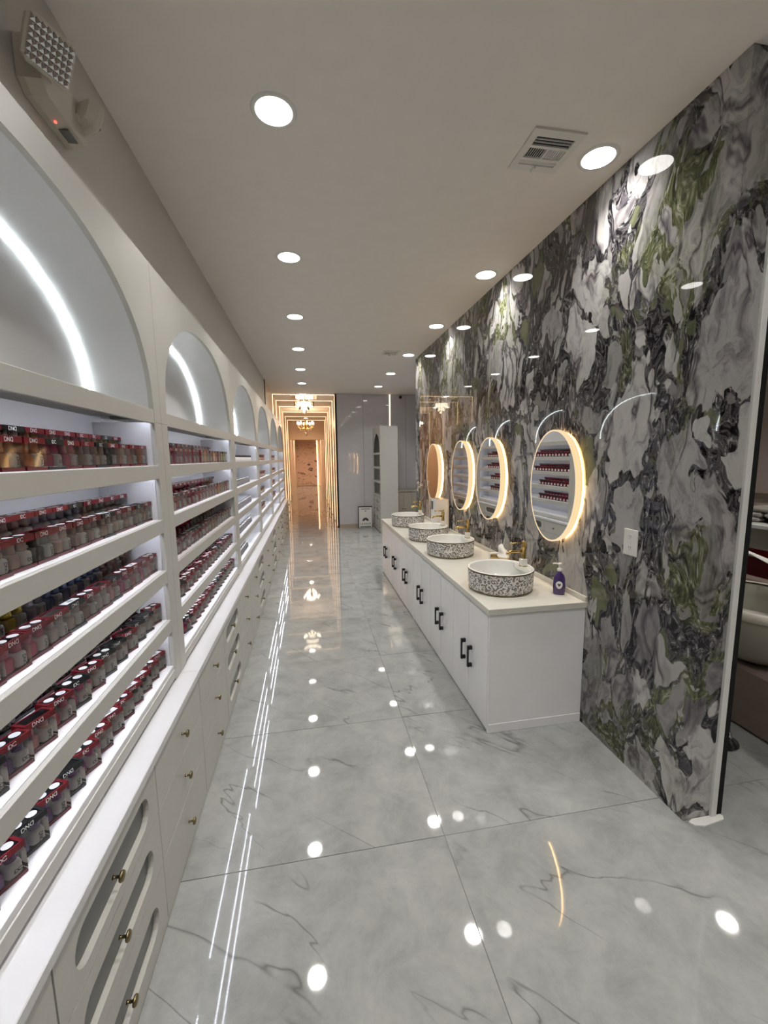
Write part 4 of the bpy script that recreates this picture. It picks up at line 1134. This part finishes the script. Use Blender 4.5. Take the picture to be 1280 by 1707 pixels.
def crystal_ring(r_, z0_, z1_, n, name='crystal_tier'):
    mb = MB()
    for k in range(n):
        a = 2*PI*k/n; c, s = math.cos(a), math.sin(a)
        w = PI*r_/n*0.85
        for dr in (0.0, ):
            x, y = CX+r_*c, 9.93+r_*s
            q = [(x-w*s+0.004*c, y+w*c+0.004*s), (x+w*s+0.004*c, y-w*c+0.004*s), (x+w*s-0.004*c, y-w*c-0.004*s), (x-w*s-0.004*c, y+w*c-0.004*s)]
            mb.prism(q, z0_, z1_)
    o = mb.build(name, M['crystal'], t); o['kind'] = 'stuff'; return o
for r_, z0_, z1_, n in ((0.225, 2.775, 2.87, 26), (0.115, 2.70, 2.77, 16), (0.05, 2.635, 2.695, 9)):
    crystal_ring(r_, z0_, z1_, n)
    MB().lathe([(r_-0.008, z1_+0.001), (r_+0.008, z1_+0.001), (r_+0.008, z1_+0.010), (r_-0.008, z1_+0.010), (r_-0.008, z1_+0.001)], 28, (CX, 9.93, 0), caps=False).build('tier_ring', M['gold'], t)
    MB().lathe([(r_-0.018, z0_+0.012), (r_-0.018, z1_-0.006)], 24, (CX, 9.93, 0), caps=False).build('tier_glow', M['bulb'], t)
MB().lathe([(0.003, 2.60), (0.016, 2.612), (0.018, 2.622), (0.008, 2.635)], 12, (CX, 9.93, 0)).build('finial', M['gold'], t)

t = thing('arm_chandelier', 'gilt chandelier with curved arms and lit bulbs hanging in the passage', 'chandelier', (CX, 12.5, ZC))
c0 = (CX, 12.5)
MB().lathe([(0.06, ZC-0.0008), (0.055, ZC-0.025), (0.012, ZC-0.05)], 16, (*c0, 0)).build('ceiling_rose', M['gold'], t)
MB().tube([(*c0, ZC-0.05), (*c0, 2.74)], 0.007, 8).build('chain', M['gold'], t)
MB().lathe([(0.006, 2.74), (0.03, 2.71), (0.015, 2.66), (0.04, 2.60), (0.05, 2.54), (0.02, 2.48), (0.03, 2.42), (0.012, 2.36)], 16, (*c0, 0)).build('column', M['gold'], t)
for k in range(8):
    a = 2*PI*k/8+0.2; c, s = math.cos(a), math.sin(a)
    ar = MB().tube([(c0[0]+r_*c, c0[1]+r_*s, z) for r_, z in ((0.03, 2.50), (0.09, 2.44), (0.16, 2.45), (0.215, 2.50), (0.225, 2.545))], 0.008, 7).build('arm', M['gold'], t)
    px, py = c0[0]+0.225*c, c0[1]+0.225*s
    MB().lathe([(0.012, 2.545), (0.034, 2.558), (0.036, 2.565)], 12, (px, py, 0)).build('drip_cup', M['crystal'], ar, off=t.location)
    MB().lathe([(0.010, 2.566), (0.026, 2.59), (0.028, 2.615), (0.014, 2.645), (0.003, 2.66)], 12, (px, py, 0)).build('bulb', M['bulb'], ar, off=t.location)
    MB().lathe([(0.002, 2.42), (0.012, 2.44), (0.002, 2.475)], 8, (c0[0]+0.16*c, c0[1]+0.16*s, -0.03)).build('crystal_drop', M['crystal'], ar, off=t.location)
MB().lathe([(0.004, 2.24), (0.04, 2.265), (0.045, 2.29), (0.02, 2.325), (0.006, 2.36)], 14, (*c0, 0)).build('bottom_ball', M['crystal'], t)
for (lx, ly, lz, w) in ((CX, 12.5, 2.56, 20.0),):
    la = bpy.data.lights.new('chandelier_lamp', 'POINT'); la.energy = w; la.color = (1.0, 0.72, 0.46); la.shadow_soft_size = 0.16
    lo = bpy.data.objects.new('lamp', la); COL.objects.link(lo); lo.parent = t; lo.location = (0, 0, -0.44)
for k, y in enumerate((15.2, 18.5, 22.0)):  # fill lamps added to brighten the deep passage and mural
    t = thing('passage_downlight', 'warm recessed downlight deep in the passage, %s from the chandelier' % ORD[k], 'downlight', (CX, y, ZC), 0, 'warm passage downlights')
    link('trim_ring', ring_me, t); o = link('lens', lens_me.copy(), t); o.data.materials[0] = M['bulb']
    la = bpy.data.lights.new('downlight_lamp', 'AREA'); la.shape = 'DISK'; la.size = 0.145; la.energy = (14.0, 26.0, 60.0)[k]; la.color = (1.0, 0.74, 0.5); la.spread = R(150)
    lo = bpy.data.objects.new('lamp', la); COL.objects.link(lo); lo.parent = t; lo.location = (0, 0, -0.008)

# ------------------------------------------------------------------ the other room, seen past the marble wall
t = thing('pedicure_chair', 'taupe pedicure chair on a brown base just past the marble wall', 'pedicure chair', (2.95, 2.25, 0))
mb = MB(); prof = [(0.12, 0.375), (0.22, 0.39), (0.30, 0.46), (0.345, 0.60), (0.36, 0.695), (0.352, 0.715), (0.32, 0.705), (0.30, 0.63), (0.26, 0.55), (0.1, 0.53)]
mb.lathe([(r_, z) for r_, z in prof], 36, (2.68, 2.02, 0), caps=True, sq=0.3)
mb.build('tub', M['taupe'], t)
MB().lathe([(0.362, 0.675), (0.372, 0.69), (0.372, 0.712), (0.352, 0.722), (0.325, 0.72)], 36, (2.68, 2.02, 0), caps=False, sq=0.3).build('tub_rim', M['plastic_beige'], t)
MB().cbox(2.43, 3.22, 1.5, 2.62, 0.0, 0.374, 0.02).build('base', M['brown'], t)
MB().cbox(2.47, 3.22, 1.1, 1.495, 0.0, 0.66, 0.03).build('side_panel', M['brown'], t)
MB().cbox(3.06, 3.22, 1.5, 2.62, 0.376, 0.70, 0.03).build('seat_back', M['brown'], t)
t = thing('salon_stool', 'salon stool whose black caster shows past the marble wall edge', 'stool', (1.98, 1.88, 0))
MB().lathe([(0.026, -0.012), (0.03, -0.008), (0.03, 0.008), (0.026, 0.012)], 18, (2.185, 1.71, 0.0303), axis='x').build('wheel', M['rubber'], t)
MB().lathe([(0.026, -0.012), (0.03, -0.008), (0.03, 0.008), (0.026, 0.012)], 18, (2.215, 1.71, 0.0303), axis='x').build('wheel', M['rubber'], t)
MB().tube([(2.20, 1.71, 0.045), (2.20, 1.72, 0.075), (2.20, 1.73, 0.10)], 0.009, 8).lathe([(0.014, 0.062), (0.014, 0.074)], 12, (2.20, 1.725, 0)).build('stem', M['chrome'], t)
MB().tube([(2.20, 1.73, 0.10), (2.09, 1.80, 0.115), (1.98, 1.88, 0.12)], 0.014, 8).build('leg', M['black'], t)
MB().tube([(1.98, 1.88, 0.12), (1.98, 1.88, 0.42)], 0.02, 10).build('column', M['chrome'], t)
MB().lathe([(0.10, 0.4205), (0.16, 0.43), (0.165, 0.47), (0.14, 0.50)], 24, (1.98, 1.88, 0)).build('seat', M['taupe'], t)

t = thing('tool_trolley', 'white tool trolley behind the pedicure chair carrying the red box', 'trolley', (3.5, 2.72, 0))
for z in (0.15, 0.40, 0.54):
    MB().cbox(3.30, 3.72, 2.42, 3.02, z, z+(0.12 if z == 0.40 else 0.03), 0.004).build('shelf' if z != 0.40 else 'drawer', M['plastic_w'], t)
MB().cbox(3.29, 3.73, 2.41, 3.03, 0.5705, 0.62, 0.005).build('top_tray', M['plastic_w'], t)
for x in (3.31, 3.71):
    for y in (2.43, 3.01):
        MB().box(x-0.012, x+0.012, y-0.012, y+0.012, 0.0, 0.54).build('post', M['plastic_w'], t)
t = thing('red_box', 'red box with an open white lid flap on the white trolley', 'box', (3.5, 2.72, 0.6205))
MB().ring([(3.36, 2.46), (3.66, 2.46), (3.66, 2.96), (3.36, 2.96)], [(3.364, 2.464), (3.656, 2.464), (3.656, 2.956), (3.364, 2.956)], 0.6208, 0.80, 'z').box(3.3642, 3.6558, 2.4642, 2.9558, 0.6206, 0.624).build('carton', M['red_card'], t)
MB().add([(3.36, 2.47, 0.801), (3.36, 2.74, 0.801), (3.24, 2.68, 0.89), (3.22, 2.36, 0.80), (3.362, 2.47, 0.805), (3.362, 2.74, 0.805), (3.242, 2.68, 0.894), (3.222, 2.36, 0.804)], [(0, 1, 2, 3), (4, 5, 6, 7), (0, 3, 7, 4), (1, 2, 6, 5), (3, 2, 6, 7), (0, 1, 5, 4)]).build('lid_flap', M['paper'], t)
t = thing('salon_counter', 'grey counter against the taupe wall of the other room', 'counter', (4.8, 3.4, 0))
MB().cbox(4.45, 5.16, 2.2, 5.2, 0.0, 0.84, 0.01).build('body', M['beige_cab'], t)
MB().cbox(4.40, 5.165, 2.18, 5.22, 0.8405, 0.88, 0.005).build('top', M['trim_white'], t)
for k, (y, z) in enumerate(((3.3, 0), (3.34, 0.055), (3.62, 0), (3.60, 0.055), (3.5, 0.11))):
    o = MB().cbox(4.55, 4.85, y-0.12, y+0.12, 0.8806+z, 0.8806+z+0.054, 0.02).build('folded_towel', M['towel'], off=(4.7, y, 0.8806+z))
    o.location = (4.7, y, 0.8806+z)
    tag(o, ['lower folded towel of the nearer pile on the far counter', 'upper folded towel of the nearer pile on the far counter', 'lower folded towel of the farther pile on the far counter', 'upper folded towel of the farther pile on the far counter', 'topmost folded towel lying across both piles on the far counter'][k], 'towel', 'folded towels')
